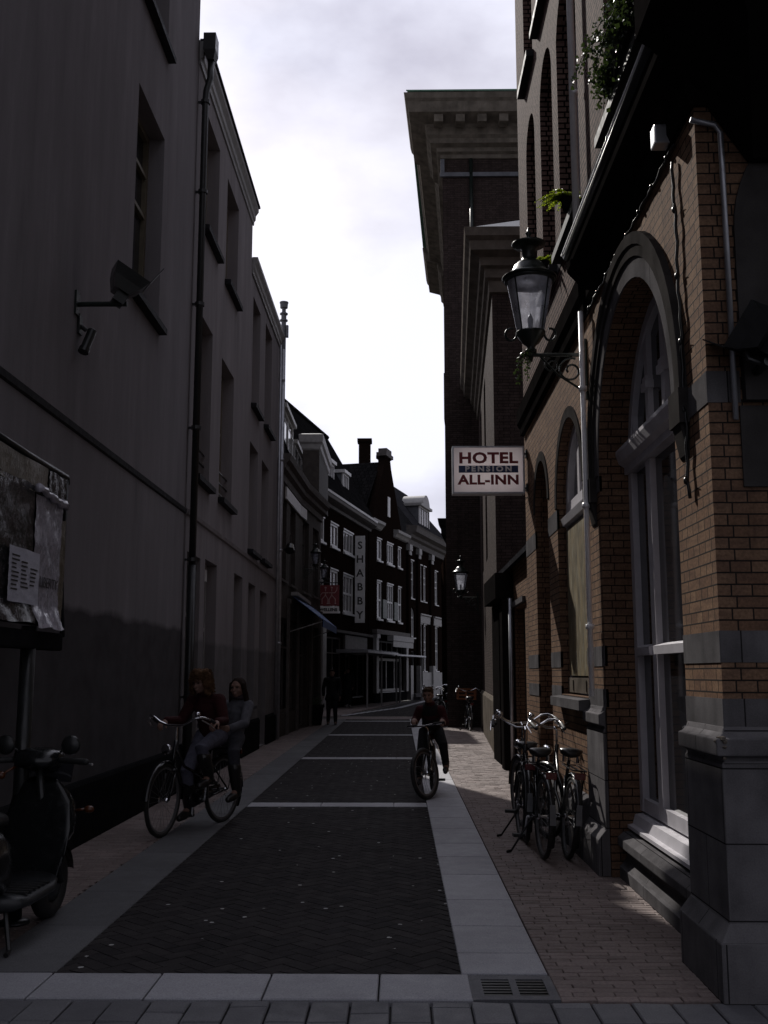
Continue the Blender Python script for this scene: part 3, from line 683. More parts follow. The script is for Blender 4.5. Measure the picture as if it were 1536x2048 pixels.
# --- mansard house beyond, dormers above the shop house roof
b4b = building('mansard_house', 'steep black roofed house with white dormers rising behind the shop house', (-3.4, 37, 0))
FC = Fac(-2.78, 35.5, -0.09, 1, 1, 0.09)
hc = [(1.2, 2.2, 4.0, 6.0), (4.2, 5.2, 4.0, 6.0), (0.6, 3.0, 0.5, 2.9)]
w = MB(); FC.wall(w, 0.0, 7.4, 0, 7.6, hc, 0.2); w.face([(-2.78, 35.5, 6.0), (-6.5, 35.5, 6.0), (-6.5, 35.5, 7.6), (-2.78, 35.5, 7.6)])
w.box(-3.42, -2.83, 35.52, 40.0, 7.6, 9.6); w.build('wall', M['shop_wall'], b4b)
for h in hc: window(FC, b4b, *h, 0.16, M['offwhite'], M['pane'], None, 2, (0.6,), 0.07)
c = MB(); cornice(c, [(-3.42, 40.0), (-3.42, 35.52), (-2.83, 35.52), (-2.83, 40.0)], [(0.004, 9.3), (0.04, 9.35), (0.06, 9.5), (0.12, 9.58), (0.14, 9.85), (0.004, 9.9)], 1.0); c.build('cornice', M['offwhite'], b4b)
r = MB(); r.grid([[(-3.3, 33.6, 7.3), (-3.9, 44, 7.3)], [(-5.0, 33.6, 12.75), (-5.4, 52, 12.75)], [(-8, 33.6, 8), (-8, 52, 8)]]); r.face([(-3.3, 33.6, 7.3), (-5.0, 33.6, 12.75), (-8, 33.6, 7.3)]); r.build('roof', M['tile'], b4b)
FD = Fac(-4.1, 0, 0, 1, 1, 0)
dormer(b4b, FD, 35.5, 38.7, 9.2, 10.85, 0.0, -1.2, M['pane'], M['white'], M['offwhite'], 2, True)
dormer(b4b, FD, 39.4, 42.0, 9.3, 10.4, 0.0, -1.2, M['pane'], M['offwhite'], M['offwhite'], 2)
dormer(b4b, FD, 42.6, 43.8, 9.2, 10.2, 0.05, -1.2, M['pane'], M['offwhite'], M['offwhite'], 1)

# ================================================================== BRICK HOUSES WHERE THE STREET BENDS
F5 = Fac(-3.47, 43.0, 0.194, 1, 1, -0.194); S5 = math.hypot(0.194, 1); U5 = lambda d: (d - 43.0) * S5
F6 = Fac(-1.58, 52.5, 0.27, 1, 1, -0.27); S6 = math.hypot(0.27, 1); U6 = lambda d: (d - 52.5) * S6
b5 = building('brick_house', 'dark brick house with white windows and two small white dormers in its tiled roof', (-2.6, 47.5, 0))
E5 = U5(52.5)
rows5 = [(43.15, 44.05), (45.1, 46.42), (47.4, 49.3)]
h5 = [(U5(a), U5(b), z0, z1) for a, b in rows5 for z0, z1 in ((7.1, 8.12), (4.3, 6.06))] + [(U5(44.6), U5(47.2), 0.3, 3.1), (U5(47.8), U5(49.0), 0.02, 3.1), (U5(49.3), U5(51.9), 0.35, 3.1)]
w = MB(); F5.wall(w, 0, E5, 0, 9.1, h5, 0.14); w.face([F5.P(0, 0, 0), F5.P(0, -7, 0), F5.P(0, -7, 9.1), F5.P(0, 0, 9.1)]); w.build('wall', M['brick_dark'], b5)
for i, h in enumerate(h5[:6]): window(F5, b5, *h, 0.06, M['white'], M['pane_net'], M['white'], 3 if i >= 4 else 2, (0.5,) if h[2] < 5 else (), 0.10, head=M['white'], bar=0.07, sill_out=0.1, sill_h=0.09)
for h in h5[6:]: window(F5, b5, *h, 0.12, M['shop_trim'], M['shop_glass'], None, 2, (0.75,), 0.07)
c = MB(); F5.prof(c, 0, E5 + 0.35, [(0.004, 8.72), (0.08, 8.74), (0.1, 8.86), (0.3, 8.94), (0.4, 9.0), (0.42, 9.14), (0.004, 9.16)]); c.build('cornice', M['shop_trim'], b5)
g_ = MB(); F5.prof(g_, 0, E5 + 0.3, [(0.30, 9.163), (0.44, 9.163), (0.46, 9.26), (0.30, 9.26)]); g_.build('gutter', M['white'], b5)
r = MB(); r.grid([[F5.P(-0.2, 0.3, 9.2), F5.P(E5 + 1, 0.3, 9.2)], [F5.P(-0.2, -2.5, 14.0), F5.P(E5 + 1, -2.5, 14.0)], [F5.P(-0.2, -6.5, 9.0), F5.P(E5 + 1, -6.5, 9.0)]])
rf = r.build('roof', M['tile'], b5)
rd = MB(); rd.tube([F5.P(-0.2, -2.5, 14.0), F5.P(E5 + 1, -2.5, 14.0)], 0.12, 8); rd.build('ridge_tiles', M['tile'], rf)
ch = MB(); q = Vector((-2.03, 58.6, 0)); ch.box(q.x - 0.34, q.x + 0.34, q.y - 0.3, q.y + 0.3, 12.4, 14.75); ch.box(q.x - 0.42, q.x + 0.42, q.y - 0.38, q.y + 0.38, 14.75, 14.95); ch.build('chimney', M['brick_dark'], rf)
for d in (46.8, 49.6): dormer(b5, F5, U5(d) - 0.55, U5(d) + 0.55, 10.05, 11.15, -0.45, -2.2, M['pane_net'], M['white'], M['white'], 3, over=0.1)
# shop front with its glazed canopy
cp = MB(); F5.box(cp, U5(46.0), E5 + 0.3, 0.05, 1.5, 2.42, 2.52)
for k in range(9):
    u = U5(46.0) + k * (E5 - U5(46.0)) / 8; F5.box(cp, u - 0.03, u + 0.03, 0.06, 1.45, 2.523, 2.57)
cpo = cp.build('canopy', M['zinc'], b5)
ps = MB()
for u in (U5(46.2), U5(49.2), E5 + 0.2): ps.tube([F5.P(u, 1.42, 0), F5.P(u, 1.42, 2.42)], 0.045, 8)
ps.build('canopy_post', M['offwhite'], cpo)
vg = MB(); F5.box(vg, U5(47.4), U5(51.8), 0.02, 0.12, 2.62, 3.25); vg.build('fascia_panel', M['shop_trim'], b5)
pl_ = MB(); F5.box(pl_, -0.05, 0.5, 0.02, 0.3, 0, 3.4); pl_.build('pilaster', M['offwhite'], b5)
bz = MB(); F5.prof(bz, 0.0, E5 + 0.2, [(0.13, 3.3), (0.22, 3.32), (0.25, 3.42), (0.02, 3.46)]); bz.build('shop_cornice', M['shop_trim'], b5)

b6 = building('gabled_house', 'dark brick house with a narrow neck gable and white shopfront, right of the vertical sign', (-0.6, 56, 0))
E6 = U6(59.7); GC = U6(55.9)
rows6 = [(53.9, 54.7), (55.75, 56.95), (57.95, 58.6)]
h6 = [(U6(a), U6(b), z0, z1) for a, b in rows6 for z0, z1 in ((7.43, 8.55), (4.35, 6.3))] + [(U6(54.3), U6(58.9), 0.55, 2.3), (U6(53.9), U6(59.0), 2.52, 3.2)]
w = MB(); F6.wall(w, 0, E6, 0, 9.4, h6, 0.14)
w.prism([F6.P(GC - 2.9, 0.0, 9.4), F6.P(GC + 3.0, 0.0, 9.4), F6.P(GC + 0.72, 0.0, 12.75), F6.P(GC + 0.5, 0.0, 13.3), F6.P(GC - 0.5, 0.0, 13.3), F6.P(GC - 0.72, 0.0, 12.75)], F6.N * -0.35)
w.face([F6.P(0, 0, 0), F6.P(0, -6, 0), F6.P(0, -6, 9.4), F6.P(0, 0, 9.4)]); w.build('wall', M['brick_dark'], b6)
for i, h in enumerate(h6[:6]): window(F6, b6, *h, 0.06, M['white'], M['pane_net'], M['white'], 3 if i in (2, 3) else 1, (0.5,) if h[2] < 5 else (), 0.10, head=M['white'], bar=0.07, sill_out=0.1, sill_h=0.09)
gw = MB(); F6.box(gw, GC - 0.1, GC + 0.35, 0.003, 0.05, 10.0, 11.1); gw.build('gable_window', M['white'], b6)
cpn = MB(); F6.box(cpn, GC - 0.72, GC + 0.72, -0.45, 0.12, 13.3, 13.5); F6.box(cpn, GC - 0.5, GC + 0.5, -0.4, 0.08, 13.5, 13.75); cpn.build('gable_coping', M['shop_trim'], b6)
for a, b_ in ((0.0, GC - 1.5), (GC + 1.3, E6)):
    c = MB(); F6.prof(c, a - 0.15, b_, [(0.004, 9.0), (0.1, 9.05), (0.2, 9.2), (0.3, 9.28), (0.32, 9.42), (0.004, 9.46)]); c.build('cornice', M['offwhite'], b6)
r = MB()
r.face([F6.P(-0.3, -0.3, 9.30), F6.P(GC - 0.4, -0.3, 13.0), F6.P(GC - 0.4, -7, 13.0), F6.P(-0.3, -7, 9.3)]); r.face([F6.P(E6, -0.3, 9.30), F6.P(GC + 0.4, -0.3, 13.0), F6.P(GC + 0.4, -7, 13.0), F6.P(E6, -7, 9.3)])
r.face([F6.P(GC - 0.4, -0.3, 13.0), F6.P(GC + 0.4, -0.3, 13.0), F6.P(GC + 0.4, -7, 13.0), F6.P(GC - 0.4, -7, 13.0)]); r.build('roof', M['tile'], b6)
window(F6, b6, *h6[6], 0.1, M['offwhite'], M['shop_glass'], M['white'], 3, (), 0.14, bar=0.12); window(F6, b6, *h6[7], 0.1, M['offwhite'], M['shop_glass'], None, 5, (), 0.08)
for a in (U6(53.4), U6(59.2)):
    q = MB(); F6.box(q, a - 0.22, a + 0.22, 0.004, 0.2, 0.5, 3.3); F6.box(q, a - 0.28, a + 0.28, 0.003, 0.26, 3.3, 3.5); q.build('pilaster', M['offwhite'], b6)
q = MB(); F6.box(q, U6(53.0), U6(59.5), 0.01, 0.28, 3.52, 3.75); q.build('shop_cornice', M['shop_trim'], b6)
ab = MB(); F6.box(ab, U6(55.1), U6(59.3), 0.2, 0.55, 3.22, 3.5); F6.box(ab, U6(55.15), U6(59.25), 0.5, 0.53, 2.9, 3.2); ab.build('awning_box', M['offwhite'], b6)
q = MB(); F6.box(q, U6(53.2), U6(59.4), 0.02, 0.1, 0, 0.5); q.build('plinth', M['black_base'], b6)
q = MB(); F6.box(q, U6(52.6), U6(59.5), 0.1, 1.2, 2.40, 2.48); cq = q.build('canopy', M['zinc'], b6)
q = MB(); q.tube([F6.P(U6(54.2), 1.15, 0), F6.P(U6(54.2), 1.15, 2.4)], 0.05, 8); q.tube([F6.P(U6(58.8), 1.15, 0), F6.P(U6(58.8), 1.15, 2.4)], 0.05, 8); q.build('canopy_post', M['offwhite'], cq)
for a, b_ in ((54.85, 55.55), (57.05, 57.75)):
    q = MB(); F6.box(q, U6(a), U6(b_), 0.005, 0.05, 4.4, 5.4); q.build('shutter', plain('shutter_green', (0.05, 0.07, 0.06), 0.5) if 'shutter_green' not in MATS else MATS['shutter_green'], b6)

b7 = building('classical_house', 'brick house with pilasters, pale plinth and round topped roof dormer, farthest of the brick row', (1.8, 65, 0))
E7 = U6(70.2); S7 = E6
h7 = [(U6(60.45), U6(61.4), 5.9, 8.12), (U6(62.75), U6(63.4), 5.9, 8.05), (U6(63.75), U6(64.4), 5.9, 8.05), (U6(66.7), U6(67.5), 5.9, 8.05),
      (U6(62.75), U6(63.4), 1.65, 4.45), (U6(63.75), U6(64.4), 1.65, 4.45), (U6(66.7), U6(67.5), 1.65, 4.45), (U6(60.5), U6(61.55), 3.6, 5.35, 0.5), (U6(60.4), U6(61.7), 0.5, 2.8)]
w = MB(); F6.wall(w, S7, E7, 0, 9.3, h7, 0.2); w.face([F6.P(E7, 0, 0), F6.P(E7, -7, 0), F6.P(E7, -7, 9.3), F6.P(E7, 0, 9.3)]); w.build('wall', M['brick_dark'], b7)
for h in h7[:7]: window(F6, b7, *h, 0.1, M['white'], M['pane_net'], M['white'], 2, (0.5, 0.68) if h[2] > 5 else (0.45, 0.62), 0.09, head=M['white'], bar=0.06)
window(F6, b7, *h7[7][:4], 0.12, M['white'], M['pane_net'], M['white'], 3, (0.66,), 0.1, rise=0.5, bar=0.06)
door(F6, b7, *h7[8][:4], 0.18, M['black_base'], M['offwhite'])
for d in (60.0, 62.2, 65.4, 69.6):
    q = MB(); F6.box(q, U6(d) - 0.28, U6(d) + 0.28, 0.004, 0.14, 1.6, 8.6); q.build('pilaster', M['brick_dark'], b7)
    q = MB(); F6.box(q, U6(d) - 0.32, U6(d) + 0.32, 0.003, 0.24, 8.6, 8.95); F6.box(q, U6(d) - 0.25, U6(d) + 0.25, 0.142, 0.2, 8.35, 8.6); q.build('capital', M['offwhite'], b7)
    q = MB(); F6.box(q, U6(d) - 0.3, U6(d) + 0.3, 0.005, 0.26, 0.0, 1.95); q.build('pedestal', M['offwhite'], b7)
for a, b_ in ((62.4, 65.0), (66.0, 68.4)):
    q = MB(); F6.prof(q, U6(a), U6(b_), [(0.02, 4.5), (0.1, 4.52), (0.12, 4.95), (0.2, 5.0), (0.2, 5.08), (0.02, 5.1)]); q.build('stone_head', M['offwhite'], b7)
q = MB(); F6.box(q, U6(61.95), E7, 0.02, 0.16, 0, 1.55); q.build('plinth', M['offwhite'], b7)
q = MB(); F6.box(q, U6(60.2), U6(61.9), 0.0, 0.7, 0, 0.17); F6.box(q, U6(60.3), U6(61.8), 0.0, 0.4, 0.17, 0.34); q.build('door_step', M['bluestone'], b7)
c = MB(); P0, P1, P2 = F6.P(S7, 0, 0), F6.P(E7, 0, 0), F6.P(E7, -6, 0)
cornice(c, [P0.xy, P1.xy, P2.xy], [(0.004, 8.98), (0.12, 9.0), (0.14, 9.3), (0.3, 9.4), (0.34, 9.55), (0.62, 9.68), (0.66, 9.95), (0.7, 10.05), (0.004, 10.1)], 1.0); c.build('cornice', M['shop_trim'], b7)
r = MB(); r.grid([[F6.P(S7, 0.4, 10.1), F6.P(E7, 0.4, 10.1)], [F6.P(S7, -2.2, 13.4), F6.P(E7 - 2.2, -2.2, 13.4)], [F6.P(S7, -7, 13.6), F6.P(E7 - 2.2, -6, 13.6)]]); r.face([F6.P(E7, 0.4, 10.1), F6.P(E7, -6.5, 10.1), F6.P(E7 - 2.2, -6, 13.6), F6.P(E7 - 2.2, -2.2, 13.4)]); r.build('roof', M['slate_roof'], b7)
u0, u1 = U6(62.9), U6(65.4)
dormer(b7, F6, u0, u1, 10.35, 11.75, 0.0, -1.6, M['pane_net'], M['white'], M['offwhite'], 4, over=0.16)
q = MB(); arc = F6.arc(u0 + 0.5, u1 - 0.3, 12.6, 0.65)
q.prism([F6.P(a, 0.1, z) for a, z in arc], F6.N * -1.4); q.build('dormer_pediment', M['offwhite'], b7)
q = MB(); F6.box(q, U6(60.0), U6(60.7), -1.8, -1.3, 12.2, 14.2); F6.box(q, U6(59.9), U6(60.8), -1.9, -1.2, 14.2, 14.4); q.build('chimney', M['brick_dark'], b7)

bw = building('white_building', 'pale white building glimpsed at the far end of the street', (6, 95, 0))
FW = Fac(2.5, 95, 1, 0, 0, -1)
hw = [(1.0 + 1.1 * k, 1.7 + 1.1 * k, z, z + 1.8) for k in range(5) for z in (1.5, 4.7, 8.0)]
w = MB(); FW.wall(w, 0, 7, 0, 12.1, hw, 0.15); w.build('wall', M['offwhite'], bw)
for h in hw: window(FW, bw, *h, 0.1, M['white'], M['pane_net'], None, 2, (0.6,), 0.08)
for z in (3.9, 7.2, 10.4): q = MB(); FW.box(q, -0.05, 7.05, 0.01, 0.25, z, z + 0.35); q.build('string_course', M['shop_trim'], bw)
r = MB(); r.grid([[FW.P(-0.3, 0.4, 12.1), FW.P(7.3, 0.4, 12.1)], [FW.P(-0.3, -3, 14.6), FW.P(7.3, -3, 14.6)]]); r.build('roof', M['slate_roof'], bw)

# ================================================================== RIGHT SIDE: THE HOTEL
FR = Fac(1.62, 0, 0, 1, -1, 0)
FF = Fac(1.62, 5.28, 1, 0, 0, -1)
hot = building('brick_hotel', 'yellow and brown brick corner hotel with arched windows on the right of the street', (1.7, 5.3, 0))
W1 = (5.95, 8.25, -0.05, 4.28, 1.15); W2 = (9.0, 10.5, 1.34, 3.97, 0.72); W3 = (11.15, 12.2, 0.02, 3.95, 0.5)
w = MB(); FR.wall(w, 5.28, 13.12, 0, 4.95, [W1 + (0.29,), W2 + (0.29,), W3 + (0.35,)], 0.29)
FF.wall(w, 0.0, 6.0, 0, 4.95, [(0.36, 1.6, 2.95, 4.5, 0.6)], 0.35); w.face([(1.62, 13.12, 0), (6, 13.12, 0), (6, 13.12, 4.95), (1.62, 13.12, 4.95)])
w.build('ground_floor_wall', M['brick_y'], hot)
UPW = [(6.15, 7.47), (8.66, 9.78), (10.13, 11.02), (11.5, 12.3)]
up1 = [(a, b, 5.70, 8.35, 0.38) for a, b in UPW]; up2 = [(a, b, 8.98, 11.3, 0.38) for a, b in UPW]
w = MB(); FR.wall(w, 5.28, 13.12, 4.95, 13.0, [h + (0.26,) for h in up1 + up2], 0.26)
FF.wall(w, 0.0, 6.0, 4.95, 13.0, [(0.7, 1.8, 6.0, 8.3)], 0.3); w.face([(1.62, 13.12, 4.95), (6, 13.12, 4.95), (6, 13.12, 13), (1.62, 13.12, 13)]); w.face([(1.62, 5.28, 13), (6, 5.28, 13), (6, 13.12, 13), (1.62, 13.12, 13)])
w.build('upper_wall', M['brick_up'], hot)
for h in up1 + up2: window(FR, hot, *h[:4], 0.24, M['frame_grey'], M['pane'], None, 2, (0.6,), 0.08, rise=0.38)
for h in up1 + up2:
    q = MB(); FR.prof(q, h[0] - 0.08, h[1] + 0.08, [(-0.2, h[2] + 0.004), (0.09, h[2] - 0.02), (0.09, h[2] - 0.10), (0.003, h[2] - 0.10), (-0.2, h[2] - 0.03)]); q.build('sill', M['slate'], hot)
window(FF, hot, 0.7, 1.8, 6.0, 8.3, 0.2, M['frame_grey'], M['pane'], None, 2, (0.6,), 0.08)
# the great arched window: transom, fanlight, mullion
wl = MB(); fw = 0.085; n0, n1 = -0.31, -0.235
for a, b_ in ((5.95, 6.05), (8.15, 8.25)): FR.box(wl, a, b_, n0, n1, 0.5, 3.13)
FR.box(wl, 7.55, 7.68, n0, n1 - 0.004, 0.60, 3.13); FR.box(wl, 6.05, 7.55, n0, n1 - 0.004, 0.5, 0.60); FR.box(wl, 7.68, 8.15, n0, n1 - 0.004, 0.5, 0.60); FR.box(wl, 7.55, 7.68, n0, n1 - 0.006, 0.5, 0.60)
for a, b_ in ((6.05, 7.55), (7.68, 8.15)): FR.prof(wl, a, b_, [(n0, 1.68), (n1 + 0.02, 1.68), (n1 + 0.025, 1.74), (n0, 1.77)])
wo = wl.build('great_window', M['frame_grey'], hot)
tr = MB(); FR.prof(tr, 5.955, 8.245, [(n0, 3.133), (n1 + 0.03, 3.133), (n1 + 0.03, 3.19), (n1 + 0.075, 3.22), (n1 + 0.10, 3.29), (n1 + 0.10, 3.32), (n0, 3.36)]); tr.build('transom', M['frame_grey'], wo)
fm = MB(); cz = 3.13; cu = 7.10
for k in range(4):
    u = 5.95 + 2.3 * (k + 0.5) / 4 if k else 6.02
for u in (6.10, 6.62, 7.10, 7.58, 8.10):
    ht = math.sqrt(max(0.01, 1.1 ** 2 - (u - cu) ** 2)); FR.box(fm, u - 0.045, u + 0.045, n0, n1 - 0.01, 3.36, 3.15 + ht)
    if 6.2 < u < 8.0: FR.box(fm, u - 0.075, u + 0.075, n0 + 0.01, n1 + 0.015, 3.66, 3.72); FR.box(fm, u - 0.06, u + 0.06, n0 + 0.01, n1 + 0.005, 3.72, 3.76)
ring = FR.arc(5.95, 8.25, 4.28, 1.15, 24)
def arc_band(mb, fc, c, zc, r0, r1, na, nb, a0=0.0, a1=math.pi, k=28):
    pts = []
    for i in range(k + 1):
        a = a0 + (a1 - a0) * i / k; pts.append((math.cos(a), math.sin(a)))
    for (x0, y0), (x1, y1) in zip(pts[:-1], pts[1:]):
        P = fc.P
        mb.hexa([P(c + x0 * r0, na, zc + y0 * r0), P(c + x1 * r0, na, zc + y1 * r0), P(c + x1 * r1, na, zc + y1 * r1), P(c + x0 * r1, na, zc + y0 * r1),
                 P(c + x0 * r0, nb, zc + y0 * r0), P(c + x1 * r0, nb, zc + y1 * r0), P(c + x1 * r1, nb, zc + y1 * r1), P(c + x0 * r1, nb, zc + y0 * r1)])
arc_band(fm, FR, cu, 3.14, 1.05, 1.145, n0, n1)
fm.build('fanlight', M['frame_grey'], wo)
gp = MB(); gp.face([FR.P(5.95, -0.285, 0.5), FR.P(8.25, -0.285, 0.5), FR.P(8.25, -0.285, 3.14)] + [FR.P(a, -0.285, z) for a, z in ring[::-1]] + [FR.P(5.95, -0.285, 3.14)]); gp.build('pane', M['pane'], wo)
sl = MB(); FR.prof(sl, 5.955, 8.245, [(-0.30, 0.49), (-0.19, 0.47), (-0.17, 0.40), (-0.13, 0.395), (-0.13, 0.37), (-0.3, 0.37)]); sl.build('window_board', M['frame_grey'], wo)
ss = MB(); FR.prof(ss, 5.94, 8.26, [(-0.29, 0.36), (-0.10, 0.34), (-0.05, 0.30), (-0.05, 0.24), (-0.08, 0.22), (-0.29, 0.22)]); ss.build('stone_sill', M['bluestone'], hot, bevel=0.008)
bs_ = MB(); FR.prof(bs_, 5.9, 8.3, [(-0.29, 0.218), (-0.12, 0.218), (-0.12, 0.16), (-0.08, 0.10), (-0.06, 0.085), (-0.06, -0.02), (-0.29, -0.02)]); bs_.build('window_plinth', M['bluestone'], hot, bevel=0.006)
# voussoirs and hood mould
v = MB(); arc_band(v, FR, cu, 3.13, 1.152, 1.29, -0.2, 0.012); v.build('voussoirs', M['bluestone'], hot)
hd = MB(); arc_band(hd, FR, cu, 3.13, 1.292, 1.42, 0.0, 0.03, -0.02, math.pi + 0.02); arc_band(hd, FR, cu, 3.13, 1.37, 1.45, 0.0, 0.045, -0.02, math.pi + 0.02)
for s in (-1, 1):
    q = FR.P(cu + s * 1.37, 0.0, 3.04); hd.lathe([(0.10, 0.0), (0.115, 0.02), (0.115, 0.11), (0.08, 0.13)], q, 14, 'x') if False else FR.box(hd, cu + s * 1.37 - 0.11, cu + s * 1.37 + 0.11, 0.0, 0.06, 2.93, 3.13)
    FR.prof(hd, cu + s * 1.37 - 0.08, cu + s * 1.37 + 0.08, [(0.002, 2.74), (0.015, 2.76), (0.05, 2.93), (0.002, 2.93)])
hd.build('hood_mould', M['arch_stone'], hot)
# smaller arches: segmental brick heads in stone-cornered relieving arches
for a, b_, z in ((9.0, 10.5, 3.97), (11.15, 12.2, 3.95)):
    r_ = (b_ - a) / 2; q = MB(); arc_band(q, FR, (a + b_) / 2, z - r_, r_ + 0.003, r_ + 0.11, -0.05, 0.012); q.build('brick_arch', M['arch_stone'], hot)
# arch 2: white frame above, weathered board screwed over the lower part
f2 = MB()
for a, b_ in ((9.0, 9.08), (10.42, 10.5)): FR.box(f2, a, b_, -0.18, -0.09, 1.36, 3.25)
FR.box(f2, 9.08, 10.42, -0.18, -0.092, 3.12, 3.25); FR.box(f2, 9.70, 9.80, -0.18, -0.095, 3.25, 3.9)
arc_band(f2, FR, 9.75, 3.25, 0.64, 0.735, -0.18, -0.09); FR.prof(f2, 9.08, 10.42, [(-0.092, 3.0), (-0.04, 3.02), (-0.02, 3.09), (-0.092, 3.115)])
f2o = f2.build('boarded_window', M['frame_grey'], hot)
gp = MB(); gp.face([FR.P(9.0, -0.16, 1.35), FR.P(10.5, -0.16, 1.35), FR.P(10.5, -0.16, 3.25)] + [FR.P(a, -0.16, z) for a, z in FR.arc(9.0, 10.5, 3.97, 0.72)[::-1]] + [FR.P(9.0, -0.16, 3.25)]); gp.build('pane', M['pane_net'], f2o)
bd = MB(); FR.box(bd, 9.10, 10.40, -0.09, -0.07, 1.52, 2.98)
m_, nt_, bs__ = newmat('weathered_board'); tc_ = nd(nt_, 'ShaderNodeTexCoord'); u_ = tc_.outputs['UV']
c_ = mixrgb(nt_, ramp(nt_, noise(nt_, u_, 5, 6, 0.7, (1.6, 0.5, 1)), 0.34, 0.62), (0.05, 0.042, 0.026), (0.22, 0.17, 0.09))
c_ = mixrgb(nt_, ramp(nt_, noise(nt_, u_, 11, 6, 0.75, (2.4, 0.35, 1)), 0.52, 0.64), c_, (0.30, 0.29, 0.23)); nt_.links.new(c_, bs__.inputs['Base Color']); bs__.inputs['Roughness'].default_value = 0.45
bd.build('board', m_, f2o)
bf = MB(); FR.box(bf, 9.085, 10.415, -0.085, -0.055, 1.36, 1.50)
for u in (9.4, 10.1): FR.box(bf, u, u + 0.04, -0.055, -0.045, 1.38, 1.48)
FR.box(bf, 9.36, 9.40, -0.07, -0.06, 1.62, 1.74); bf.build('board_clip', M['cornice_stone'], f2o)
# arch 3: dark door
door(FR, hot, 11.15, 12.2, 0.02, 3.4, 0.32, M['black_base'], M['arch_stone'], fan=0.9)
gp = MB(); gp.face([FR.P(11.15, -0.34, 3.35), FR.P(12.2, -0.34, 3.35), FR.P(12.2, -0.34, 3.45)] + [FR.P(a, -0.34, z) for a, z in FR.arc(11.15, 12.2, 3.95, 0.5)[::-1]] + [FR.P(11.15, -0.34, 3.45)]); gp.build('pane', M['pane'], hot)
# bluestone bands, cills and base
PIERS = [(5.28, 5.95), (8.25, 9.0), (10.5, 11.15), (12.2, 13.12)]
for k, (a, b_) in enumerate(PIERS):
    for z0, z1 in ((1.60, 1.76), (1.28, 1.42), (3.0, 3.2) if k else (2.95, 3.12)):
        bn = MB(); FR.box(bn, a - (0.004 if k == 0 else 0), b_, 0.0 if k == 0 else -0.02, 0.005, z0, z1); bn.build('stone_band', M['bluestone'], hot)
for z0, z1, e in ((1.60, 1.76, 3.0), (1.28, 1.42, 3.0), (2.95, 3.12, 0.17)): bn = MB(); FF.box(bn, 0.0, e, 0.0, 0.005, z0, z1); bn.build('stone_band', M['bluestone'], hot)
for a, b_ in ((5.3, 6.1), (7.5, 8.62), (9.80, 10.1), (11.05, 11.45)): bn = MB(); FR.box(bn, a, b_, 0.0, 0.006, 5.58, 5.70); bn.build('stone_band', M['bluestone'], hot)
BASE = [(0.001, -0.02), (0.095, -0.02), (0.095, 0.27), (0.03, 0.35), (0.03, 1.10), (0.018, 1.115), (0.018, 1.13), (0.062, 1.145), (0.062, 1.225), (0.04, 1.232), (0.016, 1.255), (0.008, 1.28), (0.001, 1.285)]
def pier_base(a, b_): q = MB(); FR.prof(q, a, b_, BASE); return q.build('pier_base', M['bluestone_ashlar'], hot, bevel=0.007)
q = MB(); cornice(q, [(7.0, 5.28), (1.62, 5.28), (1.62, 5.93)], BASE, -1.0); q.build('pier_base', M['bluestone_ashlar'], hot, bevel=0.007)
r_c = random.Random(6); q = MB()
for _ in range(9):
    c0 = Vector((1.62 - 0.058 + r_c.uniform(-0.004, 0.05), 5.28 - 0.058 + r_c.uniform(-0.004, 0.02), r_c.uniform(1.13, 1.235))); w_ = r_c.uniform(0.012, 0.026)
    q.ball(c0, (w_, w_ * 0.7, w_ * r_c.uniform(0.4, 0.8)), 6, 4, Matrix.Rotation(r_c.uniform(0, 3), 3, 'Z'))
q.build('chipped_edge', M['cornice_stone'], hot)
pier_base(8.27, 9.0)
q = MB(); FR.prof(q, 9.0, 10.5, [(0.001, -0.02), (0.10, -0.02), (0.10, 0.42), (0.04, 0.5), (0.001, 0.51)]); q.build('window_plinth', M['bluestone'], hot)
q = MB(); FR.prof(q, 8.95, 10.62, [(-0.25, 1.35), (0.10, 1.315), (0.10, 1.23), (0.001, 1.225), (-0.25, 1.3)]); q.build('stone_sill', M['bluestone'], hot)
for a, b_ in ((10.5, 11.14), (12.21, 13.1)): pier_base(a, b_) if False else FR.prof(MB(), a, b_, BASE)
for a, b_ in ((10.5, 11.14), (12.21, 13.1)):
    q = MB(); FR.prof(q, a, b_, [(0.001, -0.02), (0.10, -0.02), (0.10, 0.42), (0.04, 0.5), (0.001, 0.51)]); q.build('pier_base', M['bluestone'], hot)
# gutter cornice over the near half, plain dark moulding beyond
gt = MB(); cornice(gt, [(7.0, 5.28), (1.62, 5.28), (1.62, 8.42)], [(0.001, 4.62), (0.03, 4.62), (0.05, 4.67), (0.05, 4.78), (0.16, 4.90), (0.185, 4.93), (0.19, 5.02), (0.001, 5.03)], -1.0)
gto = gt.build('gutter_cornice', M['matt_black'], hot)
gl = MB(); gl.tube([(1.44, 5.3, 5.075), (1.44, 8.42, 5.075)], 0.04, 10); gl.build('gutter', M['black_metal'], gto, smooth=True); gl = MB(); gl.tube([(1.394, 5.3, 5.085), (1.394, 8.42, 5.085)], 0.008, 10); gl.build('gutter_lip', M['glint_white'], gto, smooth=True)  # thin lip coloured white to draw the sunlit edge of the gutter
dm = MB(); FR.prof(dm, 8.43, 13.12, [(0.001, 4.58), (0.05, 4.59), (0.06, 4.68), (0.09, 4.73), (0.095, 4.90), (0.001, 4.93)]); dm.build('moulding', M['matt_black'], hot)
sp_ = MB(); sp_.tube([(1.55, 8.47, 1.36), (1.55, 8.47, 4.6)], 0.022, 10); sp_.tube([(1.54, 8.47, 5.05), (1.54, 8.47, 12.5)], 0.032, 20)
for z in (1.9, 2.9, 3.9, 5.3, 6.6, 7.9): sp_.lathe([(0.036, z), (0.036, z + 0.04)], (1.55, 8.47, 0), 10)
